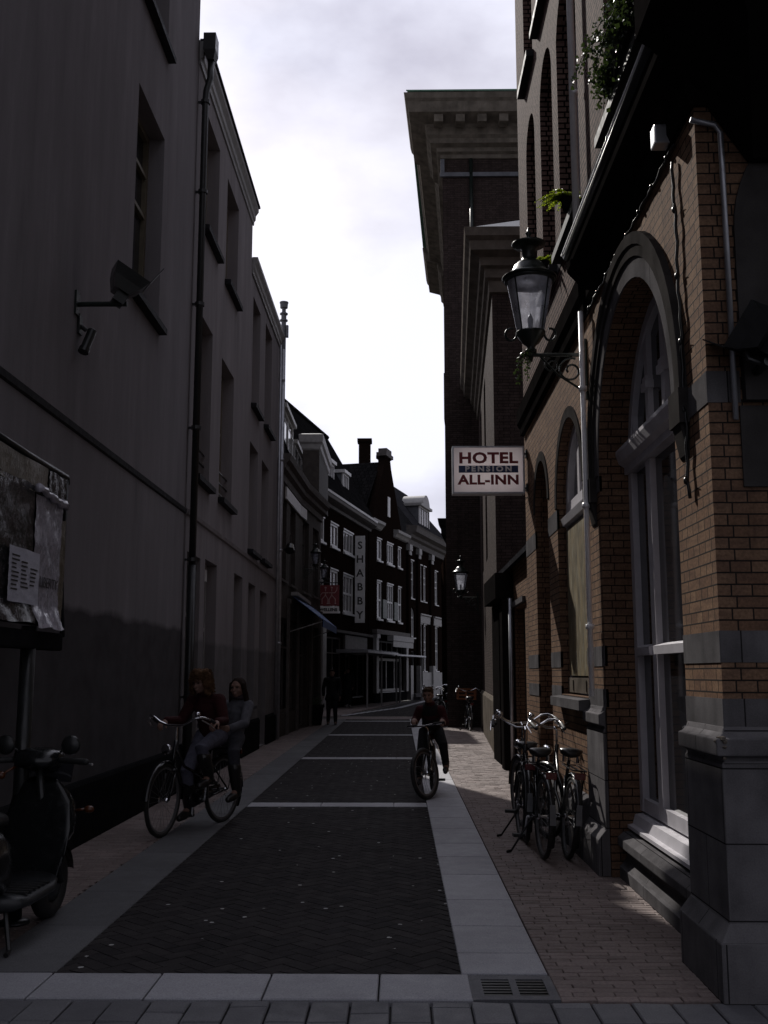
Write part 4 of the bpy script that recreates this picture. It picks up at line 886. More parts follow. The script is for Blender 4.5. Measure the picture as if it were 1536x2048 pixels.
sp_.build('downpipe', M['glint_white'], hot, smooth=True)
# front to the square: stone arch, impost, panel, grey conduit
fs = MB(); arc_band(fs, FF, 0.98, 3.9, 0.622, 0.80, -0.1, 0.02, 0, math.pi)
for a, b_ in ((0.18, 0.358), (1.602, 1.78)): FF.box(fs, a, b_, -0.1, 0.02, 3.25, 3.9); FF.box(fs, a, b_, -0.08, 0.06, 2.95, 3.25)
FF.box(fs, 0.16, 1.8, 0.001, 0.015, 2.5, 2.93); fs.build('stone_arch', M['arch_stone'], hot)
gp = MB(); gp.face([FF.P(0.36, -0.3, 2.95), FF.P(1.6, -0.3, 2.95), FF.P(1.6, -0.3, 4.5), FF.P(0.36, -0.3, 4.5)]); gp.build('pane', M['pane'], hot)
cdt = MB(); cdt.tube([FF.P(0.13, 0.03, 2.85), FF.P(0.13, 0.03, 4.45), FF.P(0.10, 0.03, 4.5), FF.P(-0.03, 0.03, 4.53)], 0.016, 8); cdt.build('conduit', M['zinc'], hot, smooth=True)
# black oriel hanging over the corner towards the square
orl = MB(); orl.grid([[(1.90, 5.27, 4.28), (6.0, 5.27, 4.28), (6.0, 5.2, 4.28), (1.90, 5.2, 4.28)], [(1.66, 5.27, 4.66), (6.0, 5.27, 4.66), (6.0, 4.5, 4.66), (1.66, 4.5, 4.66)], [(1.40, 5.29, 4.98), (6.0, 5.27, 4.98), (6.0, 4.1, 4.98), (1.40, 4.1, 4.98)], [(1.33, 5.33, 5.06), (6.0, 5.27, 5.06), (6.0, 4.1, 5.06), (1.33, 4.1, 5.06)], [(1.33, 5.33, 7.5), (6.0, 5.27, 7.5), (6.0, 4.1, 7.5), (1.33, 4.1, 7.5)]], True, True)
orl.build('oriel', M['matt_black'], hot)

# --- low outbuilding with the black door
lowb = building('brick_outbuilding', 'low brick outbuilding with a black door and lean-to roof beyond the hotel', (1.9, 16, 0))
F2 = Fac(1.87, 0, 0, 1, -1, 0)
w = MB(); F2.wall(w, 13.12, 19.5, 0, 3.28, [(15.5, 16.85, 0.02, 2.58), (13.5, 14.7, 1.0, 2.5)], 0.25); w.build('wall', M['brick_y'], lowb)
door(F2, lowb, 15.5, 16.85, 0.02, 2.58, 0.2, M['black_base'], M['black_metal'])
q = MB(); F2.box(q, 15.4, 16.95, 0.0, 0.05, 2.6, 2.68); q.build('lintel', M['bluestone'], lowb)
window(F2, lowb, 13.5, 14.7, 1.0, 2.5, 0.2, M['black_metal'], M['pane'], M['slate'], 2, (0.5,), 0.05)
r = MB(); r.face([(1.74, 13.13, 3.3), (1.74, 19.49, 3.3), (5, 19.49, 4.6), (5, 13.13, 4.6)]); r.face([(1.74, 13.13, 3.22), (1.74, 19.49, 3.22), (1.74, 19.49, 3.3), (1.74, 13.13, 3.3)]); r.build('roof', M['slate_roof'], lowb)
q = MB()
F2.box(q, 18.0, 19.3, 0.004, 0.16, 0, 2.75); F2.box(q, 16.98, 17.4, 0.004, 0.2, 0, 2.75); q.build('door_pier', M['matt_black'], lowb)
q = MB(); F2.box(q, 17.0, 19.3, 0.01, 0.3, 2.76, 3.18); q.build('meter_box', M['matt_black'], lowb)
q = MB(); q.tube([(1.8, 16.9, 0.02), (1.8, 16.9, 2.75)], 0.035, 8); q.build('downpipe', M['zinc'], lowb, smooth=True)

# --- lower wing and high hall
wing = building('brick_wing', 'lower brick wing with a stone cornice and pale plinth, in front of the high hall', (2.0, 24, 0))
FG = Fac(1.83, 19.5, 0.05, 1, -1, 0.05); LG = 10.5 * math.hypot(1, 0.05)
niche = (4.5, 5.6, 4.2, 8.6); 
w = MB(); FG.wall(w, 0, LG, 0, 9.6, [niche, (7.6, 8.7, 4.2, 8.6)], 0.28)
for h in (niche, (7.6, 8.7, 4.2, 8.6)): w.face([FG.P(h[0], -0.27, h[2]), FG.P(h[1], -0.27, h[2]), FG.P(h[1], -0.27, h[3]), FG.P(h[0], -0.27, h[3])])
w.face([(1.83, 19.5, 0), (7, 19.5, 0), (7, 19.5, 9.6), (1.83, 19.5, 9.6)]); w.build('wall', M['brick_hall'], wing)
q = MB(); FG.prof(q, 0.01, LG, [(0.002, 0), (0.06, 0), (0.06, 0.98), (0.02, 1.05), (0.002, 1.06)]); q.build('plinth', M['cornice_stone'], wing)
PE = FG.P(LG, 0, 0)
WPROF = [(0.002, 8.95), (0.05, 8.97), (0.06, 9.2), (0.13, 9.24), (0.14, 9.42), (0.22, 9.46), (0.24, 9.62), (0.42, 9.70), (0.44, 9.88), (0.52, 9.95), (0.54, 10.12), (0.002, 10.16)]
c = MB(); cornice(c, [(7, 19.5), (1.83, 19.5), (PE.x, PE.y)], WPROF, -1.0); c.build('cornice', M['cornice_stone'], wing)
r = MB(); r.grid([[(1.4, 19.1, 10.17), (7, 19.1, 10.17)], [(2.6, 20.6, 11.0), (7, 20.6, 11.0)], [(2.9, 30, 11.0), (7, 30, 11.0)]]); r.face([(1.4, 19.1, 10.17), (2.6, 20.6, 11.0), (2.9, 30, 11.0), (1.85, 30, 10.17)]); r.build('roof', M['lead'], wing)

hall = building('brick_hall', 'high dark brick hall with a deep bracketed stone cornice, on the right against the sky', (1.5, 30, 0))
FH = Fac(1.35, 30, 1, 0, 0, -1); FS = Fac(1.35, 30, 0.07, 1, -1, 0.07); LS = 14.0 * math.hypot(1, 0.07)
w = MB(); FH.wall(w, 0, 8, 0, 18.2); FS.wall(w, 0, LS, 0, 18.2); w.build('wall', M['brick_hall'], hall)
HP = [(0.002, 17.32), (0.05, 17.33), (0.06, 17.45), (0.16, 17.5), (0.18, 17.62), (0.36, 17.68), (0.38, 17.82), (0.46, 17.9), (0.48, 18.14), (0.52, 18.22), (0.98, 18.36), (1.0, 18.5), (1.02, 18.68), (1.08, 18.76), (1.12, 18.92), (0.002, 18.98)]
def S(d, off=0.0): return (1.35 + 0.07 * (d - 30) + off, d)
c = MB(); cornice(c, [(8, 30), (1.35, 30), S(32.2)], HP, -1.0); cornice(c, [S(31.2, 0.16), S(40.4, 0.16)], HP, -1.0); cornice(c, [S(40.4), S(44)], HP, -1.0); c.build('cornice', M['hall_stone'], hall)
for k in range(10):
    u = -0.28 + 0.66 * k; q = MB(); FH.box(q, u, u + 0.27, 0.55, 0.92, 18.08, 18.32); q.build('bracket', M['hall_stone'], hall)
q = MB(); FH.box(q, -0.08, 8, 0.0, 0.09, 16.72, 16.85); FH.box(q, -0.06, 0.06, 0.0, 0.07, 16.86, 17.3); q.build('frieze_frame', M['lead'], hall)
q = MB(); q.tube([(2.23, 29.93, 11.5), (2.23, 29.93, 17.3)], 0.06, 8); q.build('downpipe', M['dark_green'], hall, smooth=True)
r = MB(); r.grid([[(0.25, 28.9, 18.99), (8, 28.9, 18.99)], [(3.6, 31.5, 19.6), (8, 31.5, 19.6)]]); r.face([(0.25, 28.9, 18.99), (3.6, 31.5, 19.6), (4, 44, 19.6), (1.2, 44, 18.99)]); r.face([(0.22, 28.86, 18.94), (8, 28.86, 18.94), (8, 28.86, 18.99), (0.22, 28.86, 18.99)]); r.build('roof', M['verdigris'], hall)
q = MB(); FS.box(q, 1.5, 3.0, 0.0, 0.06, 9.4, 10.9); q.build('wall_plate', M['black_metal'], hall)

cornr = building('corner_house', 'dark house with a stepped black cornice showing past the edge of the hall', (3, 47, 0))
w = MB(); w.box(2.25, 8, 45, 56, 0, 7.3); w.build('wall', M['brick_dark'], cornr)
c = MB(); cornice(c, [(8, 45), (2.25, 45), (3.4, 56)], [(0.002, 7.1), (0.18, 7.12), (0.2, 7.35), (0.4, 7.5), (0.42, 7.8), (0.5, 7.9), (0.55, 8.2), (0.002, 8.22)], -1.0); c.build('cornice', M['black_base'], cornr)

# ================================================================== LAMPS, SIGNS, FITTINGS
def lamp_glass():
    m, nt, bs = newmat('dusty_lamp_glass'); L = nt.links.new
    tc = nd(nt, 'ShaderNodeTexCoord'); v = tc.outputs['Object']
    n = ramp(nt, noise(nt, v, 9, 6, 0.65), 0.35, 0.7); sp = ramp(nt, noise(nt, v, 60, 3), 0.62, 0.7)
    mx = nd(nt, 'ShaderNodeMath', operation='MAXIMUM'); L(n, mx.inputs[0]); L(sp, mx.inputs[1])
    tr = nt.nodes.new('ShaderNodeBsdfTransparent'); tr.inputs[0].default_value = (0.92, 0.93, 0.96, 1)
    tl = nt.nodes.new('ShaderNodeBsdfTranslucent'); tl.inputs[0].default_value = (0.55, 0.56, 0.64, 1)
    gl = nt.nodes.new('ShaderNodeBsdfGlossy'); gl.inputs['Roughness'].default_value = 0.06
    f1 = ramp(nt, mx.outputs[0], 0, 1, 0.30, 0.62); m1 = nt.nodes.new('ShaderNodeMixShader'); L(f1, m1.inputs[0]); L(tr.outputs[0], m1.inputs[1]); L(tl.outputs[0], m1.inputs[2])
    fr = nt.nodes.new('ShaderNodeFresnel'); fr.inputs[0].default_value = 1.35; m2 = nt.nodes.new('ShaderNodeMixShader'); L(fr.outputs[0], m2.inputs[0]); L(m1.outputs[0], m2.inputs[1]); L(gl.outputs[0], m2.inputs[2])
    out = nt.nodes['Material Output']; L(m2.outputs[0], out.inputs[0]); return m
M['lamp_glass'] = lamp_glass()
def spiral(c, r0, r1, a0, turns, plane, n=22):
    pts = []
    for i in range(n + 1):
        t = i / n; r = r0 + (r1 - r0) * t; a = a0 + turns * 2 * math.pi * t
        pts.append(Vector(c) + Vector((r * math.cos(a), 0, r * math.sin(a))))
    return pts
def make_lantern(label, arm, mat):
    """origin where the lantern stands on its arm; the arm runs to +x and meets the wall there"""
    t = thing('wall_lantern', label, 'lantern')
    c = MB(); c.lathe([(0.235, 0.83), (0.24, 0.845), (0.20, 0.87), (0.155, 0.90), (0.135, 0.95), (0.10, 0.985), (0.07, 1.0), (0.062, 1.03), (0.062, 1.11), (0.09, 1.13), (0.145, 1.145), (0.15, 1.16), (0.06, 1.175), (0.025, 1.20), (0.018, 1.235), (0.03, 1.255), (0.012, 1.28), (0.004, 1.31)], n=28); local_part('lamp_roof', c, mat, t, smooth=True)
    cr = MB(); cr.lathe([(0.19, 0.80), (0.215, 0.80), (0.225, 0.83), (0.19, 0.83)], n=28, cap=False); local_part('lamp_rim', cr, mat, t, smooth=True)
    g = MB(); g.lathe([(0.115, 0.345), (0.135, 0.45), (0.165, 0.62), (0.20, 0.81)], n=28, cap=False); local_part('lamp_glass', g, M['lamp_glass'], t, smooth=True)
    b = MB()
    for k in range(4):
        a = math.pi / 4 + k * math.pi / 2; b.tube([(0.118 * math.cos(a), 0.118 * math.sin(a), 0.34), (0.207 * math.cos(a), 0.207 * math.sin(a), 0.82)], 0.007, 6)
    local_part('glazing_bars', b, mat, t)
    u = MB(); u.lathe([(0.02, 0.16), (0.05, 0.165), (0.05, 0.19), (0.03, 0.205), (0.04, 0.225), (0.075, 0.255), (0.105, 0.30), (0.125, 0.335), (0.13, 0.35), (0.1, 0.355)], n=24); local_part('lamp_base', u, mat, t, smooth=True)
    for s in (-1, 1): e = MB(); e.tube([Vector((s * 0.12, 0, 0.33)) + Vector((s * (0.05 - 0.05 * math.cos(a)), 0, -0.05 * math.sin(a) * 1.1)) for a in [k * 0.5 for k in range(11)]], 0.011, 7); local_part('lamp_scroll', e, mat, t)
    li = MB(); li.lathe([(0.012, 0.345), (0.02, 0.40), (0.026, 0.47), (0.006, 0.52)], n=12); li.lathe([(0.02, 0.80), (0.16, 0.815), (0.16, 0.82)], n=20); local_part('burner', li, M['zinc'], t, smooth=True)
    a = MB(); a.tube([(-0.06, 0, -0.02), (arm, 0, -0.02)], 0.017, 8); a.tube([(0, 0, 0.02), (0, 0, -0.08)], [0.03, 0.012], 8)
    a.tube([(arm - 0.012, 0, -0.42), (arm - 0.012, 0, 0.12)], 0.02, 8)
    a.tube(spiral((arm - 0.14, 0, -0.16), 0.115, 0.03, 1.2, 1.4, 0), 0.010, 6); a.tube(spiral((arm - 0.30, 0, -0.11), 0.07, 0.02, 1.8, 1.5, 0), 0.008, 6)
    a.tube([(arm - 0.02, 0, -0.36), (arm - 0.1, 0, -0.30), (arm - 0.25, 0, -0.20), (0.08, 0, -0.035)], 0.010, 6); a.ball((-0.07, 0, -0.02), 0.028, 8, 6); a.move(Matrix.Translation((0, 0, 0.165)))
    local_part('bracket', a, mat, t); return t
lan = make_lantern('large dark green lantern on scrolled iron bracket, nearest on the hotel wall', 0.48, M['dark_green']); lan.location = (1.14, 8.62, 4.12)
def place_copy(src, loc, rz, sc, label, group):
    c = copy_tree(src); c.location = loc; c.rotation_euler = (0, 0, rz); c.scale = (sc, sc, sc); c['label'] = label
    if group: c['group'] = group
    return c
lan['group'] = 'lanterns on wall brackets'
place_copy(lan, (1.65, 28.0, 3.42), 0, 0.98, 'lantern with shiny domed cap in front of the dark hall', 'lanterns on wall brackets')
place_copy(lan, (1.72, 18.9, 2.80), 0, 0.32, 'tiny lantern low on the dark meter box of the outbuilding', 'lanterns on wall brackets')
place_copy(lan, (-2.14, 26.0, 4.05), math.pi, 0.62, 'black lantern above the blue awning, nearer of the two on the shop house', 'lanterns on wall brackets')
place_copy(lan, (-2.30, 31.2, 4.18), math.pi, 0.62, 'black lantern on an arm just above the red figure sign', 'lanterns on wall brackets')

def text_mesh(name, body, size, mat, loc, rot, parent, extrude=0.004, bold=0.0, sx=1.0, spacing=1.0, align='CENTER'):
    cu = bpy.data.curves.new(name, 'FONT'); cu.body = body; cu.size = size; cu.extrude = extrude; cu.offset = bold; cu.align_x = align; cu.align_y = 'CENTER'; cu.space_character = spacing
    cu.resolution_u = 3
    o = bpy.data.objects.new(name, cu); COL.objects.link(o); dg = bpy.context.evaluated_depsgraph_get(); me = bpy.data.meshes.new_from_object(o.evaluated_get(dg))
    bpy.data.objects.remove(o); me.materials.clear(); me.materials.append(mat); me.name = name
    mt = Matrix.Translation(Vector(loc)) @ rot.to_4x4() @ Matrix.Diagonal((sx, 1, 1, 1)); me.transform(mt)
    o = bpy.data.objects.new(name, me); COL.objects.link(o)
    if parent is not None: o.parent = parent; o.matrix_parent_inverse = base_matrix(parent).inverted()
    return o
R_CAM = Matrix.Rotation(math.pi / 2, 3, 'X')            # text standing upright, read from -y
M['sign_white'] = plain('sign_acrylic', (0.88, 0.86, 0.86), 0.35, var=0.06, bmp=0)
M['sign_red'] = plain('sign_dark_red', (0.20, 0.016, 0.022), 0.4, var=0.1, bmp=0); M['sign_blue'] = plain('sign_navy', (0.012, 0.035, 0.12), 0.4, var=0.1, bmp=0); M['sign_black'] = plain('sign_black', (0.012, 0.012, 0.012), 0.4, var=0.1, bmp=0)
def translucent(name, c):
    m, nt, bs = newmat(name); bs.inputs['Base Color'].default_value = rgb(c); bs.inputs['Roughness'].default_value = 0.4
    tl = nt.nodes.new('ShaderNodeBsdfTranslucent'); tl.inputs[0].default_value = rgb(c); mx = nt.nodes.new('ShaderNodeMixShader'); mx.inputs[0].default_value = 0.5
    nt.links.new(bs.outputs[0], mx.inputs[1]); nt.links.new(tl.outputs[0], mx.inputs[2]); nt.links.new(mx.outputs[0], nt.nodes['Material Output'].inputs[0]); return m
M['acrylic'] = translucent('white_sign_acrylic', (0.86, 0.81, 0.82))
def sign_box(parent, x0, x1, y0, y1, z0, z1, fr, mat):
    q = MB(); q.box(x0, x0 + fr, y0, y1, z0, z1); q.box(x1 - fr, x1, y0, y1, z0, z1); q.box(x0 + fr, x1 - fr, y0, y1, z0, z0 + fr); q.box(x0 + fr, x1 - fr, y0, y1, z1 - fr, z1); q.build('sign_case', mat, parent)
    o = None
    for y in (y1 - 0.01, y0 + 0.01):
        q = MB(); q.face([(x0 + fr, y, z0 + fr), (x1 - fr, y, z0 + fr), (x1 - fr, y, z1 - fr), (x0 + fr, y, z1 - fr)]); o = q.build('sign_face', M['acrylic'], parent)
    return o
hs = thing('hotel_sign', 'white box sign reading HOTEL PENSION ALL-INN projecting from the hotel', 'sign', (1.12, 12.8, 4.08))
fo = sign_box(hs, 0.665, 1.575, 12.78, 12.96, 3.775, 4.385, 0.02, M['zinc'])
text_mesh('lettering', 'HOTEL', 0.19, M['sign_red'], (1.118, 12.784, 4.225), R_CAM, fo, 0.002, 0.0075, 1.20, 1.06)
text_mesh('lettering', 'ALL-INN', 0.165, M['sign_red'], (1.122, 12.784, 3.945), R_CAM, fo, 0.002, 0.007, 1.16, 1.07)
q = MB(); q.box(0.745, 1.495, 12.781, 12.786, 4.042, 4.132); q.build('colour_band', M['sign_blue'], fo)
text_mesh('lettering', 'PENSION', 0.092, M['sign_white'], (1.12, 12.779, 4.087), R_CAM, fo, 0.002, 0.004, 1.2, 1.42)
q = MB()
for z in (3.86, 4.30): q.tube([(1.57, 12.87, z), (1.62, 12.87, z)], 0.016, 8); q.box(1.6, 1.62, 12.82, 12.92, z - 0.05, z + 0.05)
q.tube(spiral((1.60, 12.87, 3.78), 0.05, 0.05, 1.4, 0.6, 0, 10), 0.006, 6); q.build('sign_bracket', M['black_metal'], hs)

ss = thing('vertical_sign', 'tall narrow white sign spelling SHABBY downwards on the brick house', 'sign', (-1.93, 49.4, 6))
q = MB(); q.box(-2.16, -1.69, 49.355, 49.53, 3.90, 8.08); fo = q.build('sign_case', M['white'], ss)
for k, l in enumerate('SHABBY'): text_mesh('lettering', l, 0.50, M['sign_black'], (-1.925, 49.354, 7.60 - k * 0.67), R_CAM, fo, 0.003, 0.012, 1.0)
for z in (4.4, 7.7): q = MB(); q.tube([(-2.1, 49.44, z), (-2.3, 49.44, z)], 0.03, 6); q.build('sign_bracket', M['black_metal'], ss)

rs = thing('figure_sign', 'small dark red hanging sign with two pale linked stick figures', 'sign', (-2.2, 33, 4))
q = MB(); q.box(-2.62, -1.95, 32.97, 33.05, 3.66, 4.32); fo = q.build('sign_panel', M['sign_red'], rs)
q = MB(); q.box(-2.62, -1.95, 32.97, 33.05, 3.42, 3.64); fw_ = q.build('name_panel', M['sign_white'], rs)
text_mesh('lettering', 'WELLENS', 0.13, M['sign_black'], (-2.285, 32.965, 3.53), R_CAM, fw_, 0.002, 0.006, 1.0)
q = MB(); Yf = 32.955
for s, cx in ((-1, -2.385), (1, -2.185)):
    T = lambda x, z: (cx + s * x, Yf, z)
    q.tube([T(-0.0, 4.22), T(0.0, 4.12)], 0.014, 6); q.ball((cx, Yf, 4.235), 0.033, 8, 6)
    q.tube([T(0, 4.05), T(-0.10, 3.92) if False else T(0.0, 3.99)], 0.017, 6)
    q.tube([T(-0.09, 4.07), T(0.10, 4.07)], 0.014, 6)
    q.tube([T(0.10, 4.07), T(0.16, 4.0 if s < 0 else 4.16), T(0.17, 3.93 if s < 0 else 4.26)], 0.013, 6)
    q.tube([T(0.0, 4.0), T(-0.08, 3.87), T(-0.08, 3.74)], 0.015, 6); q.tube([T(0.0, 4.0), T(0.11, 3.87), T(0.11, 3.74)], 0.015, 6)
    q.tube([T(0.09, 3.73), T(0.14, 3.73)], 0.014, 6); q.tube([T(-0.1, 3.73), T(-0.04, 3.73)], 0.014, 6)
q.build('figures', plain('sign_pink', (0.52, 0.33, 0.32), 0.5, bmp=0), fo)
q = MB(); q.tube([(-2.0, 33.01, 4.40), (-2.75, 33.01, 4.40)], 0.018, 6); q.tube([(-2.2, 33.01, 4.4), (-2.2, 33.01, 4.32)], 0.01, 6); q.tube([(-2.5, 33.01, 4.4), (-2.5, 33.01, 4.32)], 0.01, 6); q.build('sign_bracket', M['black_metal'], rs)

# --- floodlights
def floodlight(label, mount, wall_dir, arm, head_rot, sc=1.0, reach=(0, 0, 0.18)):
    t = thing('floodlight', label, 'floodlight', mount, group='black floodlights on brackets'); D = Vector(wall_dir); m0 = Vector(mount)
    side = Vector((-D.y, D.x, 0))
    q = MB(); a, b = m0 + side * 0.05, m0 - side * 0.05
    q.hexa([a + Vector((0, 0, -0.10)), b + Vector((0, 0, -0.10)), b + D * 0.02 + Vector((0, 0, -0.10)), a + D * 0.02 + Vector((0, 0, -0.10)), a + Vector((0, 0, 0.12)), b + Vector((0, 0, 0.12)), b + D * 0.02 + Vector((0, 0, 0.12)), a + D * 0.02 + Vector((0, 0, 0.12))])
    q.tube([m0 + D * 0.02, m0 + D * arm], 0.024, 10); q.build('bracket', M['dark_green'], t)
    e = m0 + D * (arm - 0.06); hc = e + Vector(reach)
    y = MB(); y.tube([e, e - side * 0.08 + Vector((0, 0, 0.03)), e - side * 0.10 + Vector(reach) * 0.55, hc], 0.013, 7); y.tube([e, e + side * 0.08 + Vector((0, 0, 0.03)), e + side * 0.10 + Vector(reach) * 0.55, hc], 0.013, 7); y.build('yoke', M['black_metal'], t)
    h = MB(); w, d, hh = 0.16 * sc, 0.13 * sc, 0.10 * sc
    h.grid([[(-w, -d * 0.5, -hh), (w, -d * 0.5, -hh), (w, d * 0.5, -hh), (-w, d * 0.5, -hh)], [(-w * 1.1, -d, 0), (w * 1.1, -d, 0), (w * 1.1, d, 0), (-w * 1.1, d, 0)], [(-w * 1.25, -d * 1.25, hh * 0.9), (w * 1.25, -d * 1.25, hh * 0.9), (w * 1.25, d * 1.25, hh * 0.9), (-w * 1.25, d * 1.25, hh * 0.9)]], True, True)
    h.box(-w * 0.7, w * 0.7, -d * 0.2, d * 0.6, -hh * 1.9, -hh * 0.9)
    mt = Matrix.Translation(hc) @ head_rot; h.move(mt); ho = h.build('lamp_head', M['black_metal'], t)
    v = MB(); v.prism([(-w * 1.25, d * 1.22, hh * 0.8), (w * 1.25, d * 1.22, hh * 0.8), (w * 1.2, d * 1.45, hh * 2.6), (-w * 1.2, d * 1.45, hh * 2.6)], (0, 0.008, 0)); v.move(mt); v.build('visor', M['black_metal'], ho)
    g = MB(); g.face([(-w, -d, hh * 0.905), (w, -d, hh * 0.905), (w, d, hh * 0.905), (-w, d, hh * 0.905)]); g.move(mt); g.build('lens', M['pane_net'], ho)
    return t
RX, RY, RZ = (lambda a: Matrix.Rotation(rad(a), 4, 'X')), (lambda a: Matrix.Rotation(rad(a), 4, 'Y')), (lambda a: Matrix.Rotation(rad(a), 4, 'Z'))
floodlight('black floodlight on a long bracket arm on the grey wall, left', (-2.95, 8.95, 4.87), (1, 0, 0), 0.47, RZ(-62) @ RX(-28) @ RY(10), 1.05, (0.03, 0.02, 0.20))
floodlight('black floodlight on the hotel front at the right edge, near the grey conduit', (1.86, 5.28, 3.10), (0, -1, 0), 0.24, RZ(40) @ RX(-50), 0.82, (0.02, 0.02, 0.16))
cm = thing('security_camera', 'small black camera pointing down under the floodlight bracket', 'camera', (-2.93, 9.05, 4.7))
q = MB(); q.box(-2.948, -2.925, 9.0, 9.1, 4.62, 4.80); q.tube([(-2.93, 9.05, 4.70), (-2.88, 9.07, 4.66)], 0.02, 8); q.build('camera_mount', M['black_metal'], cm)
q = MB(); q.lathe([(0.03, -0.11), (0.042, -0.10), (0.042, 0.10), (0.05, 0.105), (0.05, 0.15), (0.036, 0.15)], n=14); q.move(Matrix.Translation((-2.86, 9.08, 4.58)) @ RZ(-30) @ RX(157)); q.build('camera_body', M['black_metal'], cm, smooth=False)
sp = thing('wall_spotlight', 'small black spotlight on the shop house wall above the awning', 'spotlight', (-2.8, 25.3, 4.6))
q = MB(); q.tube([(-2.92, 25.3, 4.55), (-2.75, 25.3, 4.6)], 0.02, 6); q.build('bracket', M['black_metal'], sp)
q = MB(); q.lathe([(0.05, -0.1), (0.09, -0.08), (0.12, 0.1), (0.1, 0.1)], n=12); q.move(Matrix.Translation((-2.72, 25.3, 4.6)) @ RX(140)); q.build('lamp_head', M['black_metal'], sp)

# --- cables on the hotel
cb = MB(); pts = []
for k in range(40):
    u = 5.62 + k * 0.073; pts.append((1.60 - 0.006 * math.sin(k * 1.9), u, 4.585 + 0.006 * math.sin(k * 0.8)))
cb.tube(pts, 0.0085, 6)
for k in range(2, 40, 5): cb.ball((1.592, 5.62 + k * 0.073, 4.583), (0.013, 0.018, 0.013), 8, 6)
tag(cb.build('cable', M['black_metal'], None, smooth=True), 'black clipped cable running under the hotel cornice', 'cable')
cb = MB(); pts = [(1.598 - 0.004 * math.sin(k * 1.7), 5.66 + 0.012 * math.sin(k * 0.55) - 0.0008 * k, 4.50 - k * 0.05) for k in range(41)]
cb.tube(pts, 0.010, 6)
for k in range(6, 41, 8):
    x, y, z = pts[k]; cb.ball((x - 0.008, y, z), (0.014, 0.015, 0.022), 8, 6); cb.tube([(x, y, z), (x - 0.02, y - 0.04, z + 0.02)], [0.006, 0.002], 5)
tag(cb.build('cable', M['black_metal'], None, smooth=True), 'knotted black cable hanging down the brick pier beside the great arch', 'cable')
jb = MB(); jb.box(1.50, 1.618, 5.66, 5.76, 4.62, 4.74); tag(jb.build('junction_box', M['zinc'], None, bevel=0.01), 'small grey junction box under the cornice near the hotel corner', 'junction box')

# --- drain
dg_ = thing('drain_grate', 'square iron drain grate set in the paving, lower right', 'drain', (0.56, 5.42, 0))
q = MB(); X0, X1, Y0, Y1 = 0.36, 0.765, 5.235, 5.63
for a in ((X0, X1, Y0, Y0 + 0.06), (X0, X1, Y1 - 0.06, Y1), (X0, X0 + 0.045, Y0 + 0.06, Y1 - 0.06), (X1 - 0.045, X1, Y0 + 0.06, Y1 - 0.06), (0.545, 0.58, Y0 + 0.06, Y1 - 0.06)): q.box(*a, -0.03, 0.004)
q.build('frame', M['sett'], dg_)
q = MB()
for k in range(6): y = Y0 + 0.075 + k * 0.045; q.box(X0 + 0.045, 0.545, y, y + 0.022, -0.03, 0.0); q.box(0.58, X1 - 0.045, y, y + 0.022, -0.03, 0.0)
q.build('grate', M['black_metal'], dg_)
q = MB(); q.box(X0 - 0.04, X0, Y0, Y1, -0.03, 0.002); q.build('kerb_piece', M['sett'], dg_)

# --- poster board
M['poster_film'] = None
def poster_mat(name, c1, c2, rough, scale):
    m, nt, bs = newmat(name); L = nt.links.new; uv = nd(nt, 'ShaderNodeTexCoord').outputs['UV']
    f = ramp(nt, noise(nt, uv, scale, 5, 0.6), 0.4, 0.6); c = mixrgb(nt, f, c1, c2)
    L(c, bs.inputs['Base Color']); bs.inputs['Roughness'].default_value = rough; bs.inputs['Specular IOR Level'].default_value = 0.5
    b1 = bump(nt, None, noise(nt, uv, 14, 4, 0.55, (2.2, 0.6, 1)), 0.5, 0.015); bump(nt, bs, noise(nt, uv, 38, 3), 0.4, 0.006, b1); return m
pb = thing('poster_board', 'weathered poster board on a black post, wrapped in torn shiny plastic, at left edge', 'notice board', (-2.4, 6.72, 0))
BX = -2.40
q = MB(); q.tube([(BX - 0.02, 6.72, 0), (BX - 0.02, 6.72, 1.85)], 0.048, 12); q.lathe([(0.10, 0.0), (0.10, 0.015), (0.05, 0.03)], (BX - 0.02, 6.72, 0), 12); q.build('post', M['black_metal'], pb, smooth=True)
q = MB(); q.box(BX - 0.045, BX - 0.008, 5.75, 7.30, 1.86, 2.93); q.build('board', M['black_base'], pb)
q = MB(); q.tube([(BX - 0.02, 5.72, 2.97), (BX - 0.02, 6.5, 2.955), (BX - 0.02, 7.32, 2.95), (BX - 0.02, 7.335, 2.90)], 0.022, 8); q.tube([(BX - 0.02, 7.32, 2.93), (BX - 0.02, 7.31, 2.2), (BX - 0.01, 7.36, 1.80)], 0.018, 8); q.build('board_frame', M['black_metal'], pb, smooth=True)
q = MB(); q.box(BX - 0.06, BX + 0.03, 5.75, 7.26, 1.70, 1.82); q.build('bottom_rail', M['black_base'], pb, bevel=0.015)
def sheet(y0, y1, z0, z1, off, amp, seed, nx=26, nz=34, flare=0.0):
    r = random.Random(seed); m = MB(); rows = []
    ph = [r.uniform(0, 6.28) for _ in range(6)]
    for j in range(nz + 1):
        row = []
        for i in range(nx + 1):
            s, t = i / nx, j / nz
            x = BX + off + amp * (0.5 * math.sin(s * 17 + ph[0] + 2 * math.sin(t * 4 + ph[1])) + 0.5 * math.sin(t * 23 + ph[2] + 3 * math.sin(s * 5 + ph[3])) + r.uniform(-0.5, 0.5)) * (0.5 + 0.8 * (1 - t)) + flare * max(0, 0.16 - t) ** 1.0
            row.append((x, y0 + (y1 - y0) * s + amp * r.uniform(-0.4, 0.4) * (1 if 0 < i < nx else 0.4), z0 + (z1 - z0) * t + amp * math.sin(s * 9 + ph[4]) * (1 if j in (0, nz) else 0)))
        rows.append(row)
    return m.grid(rows)
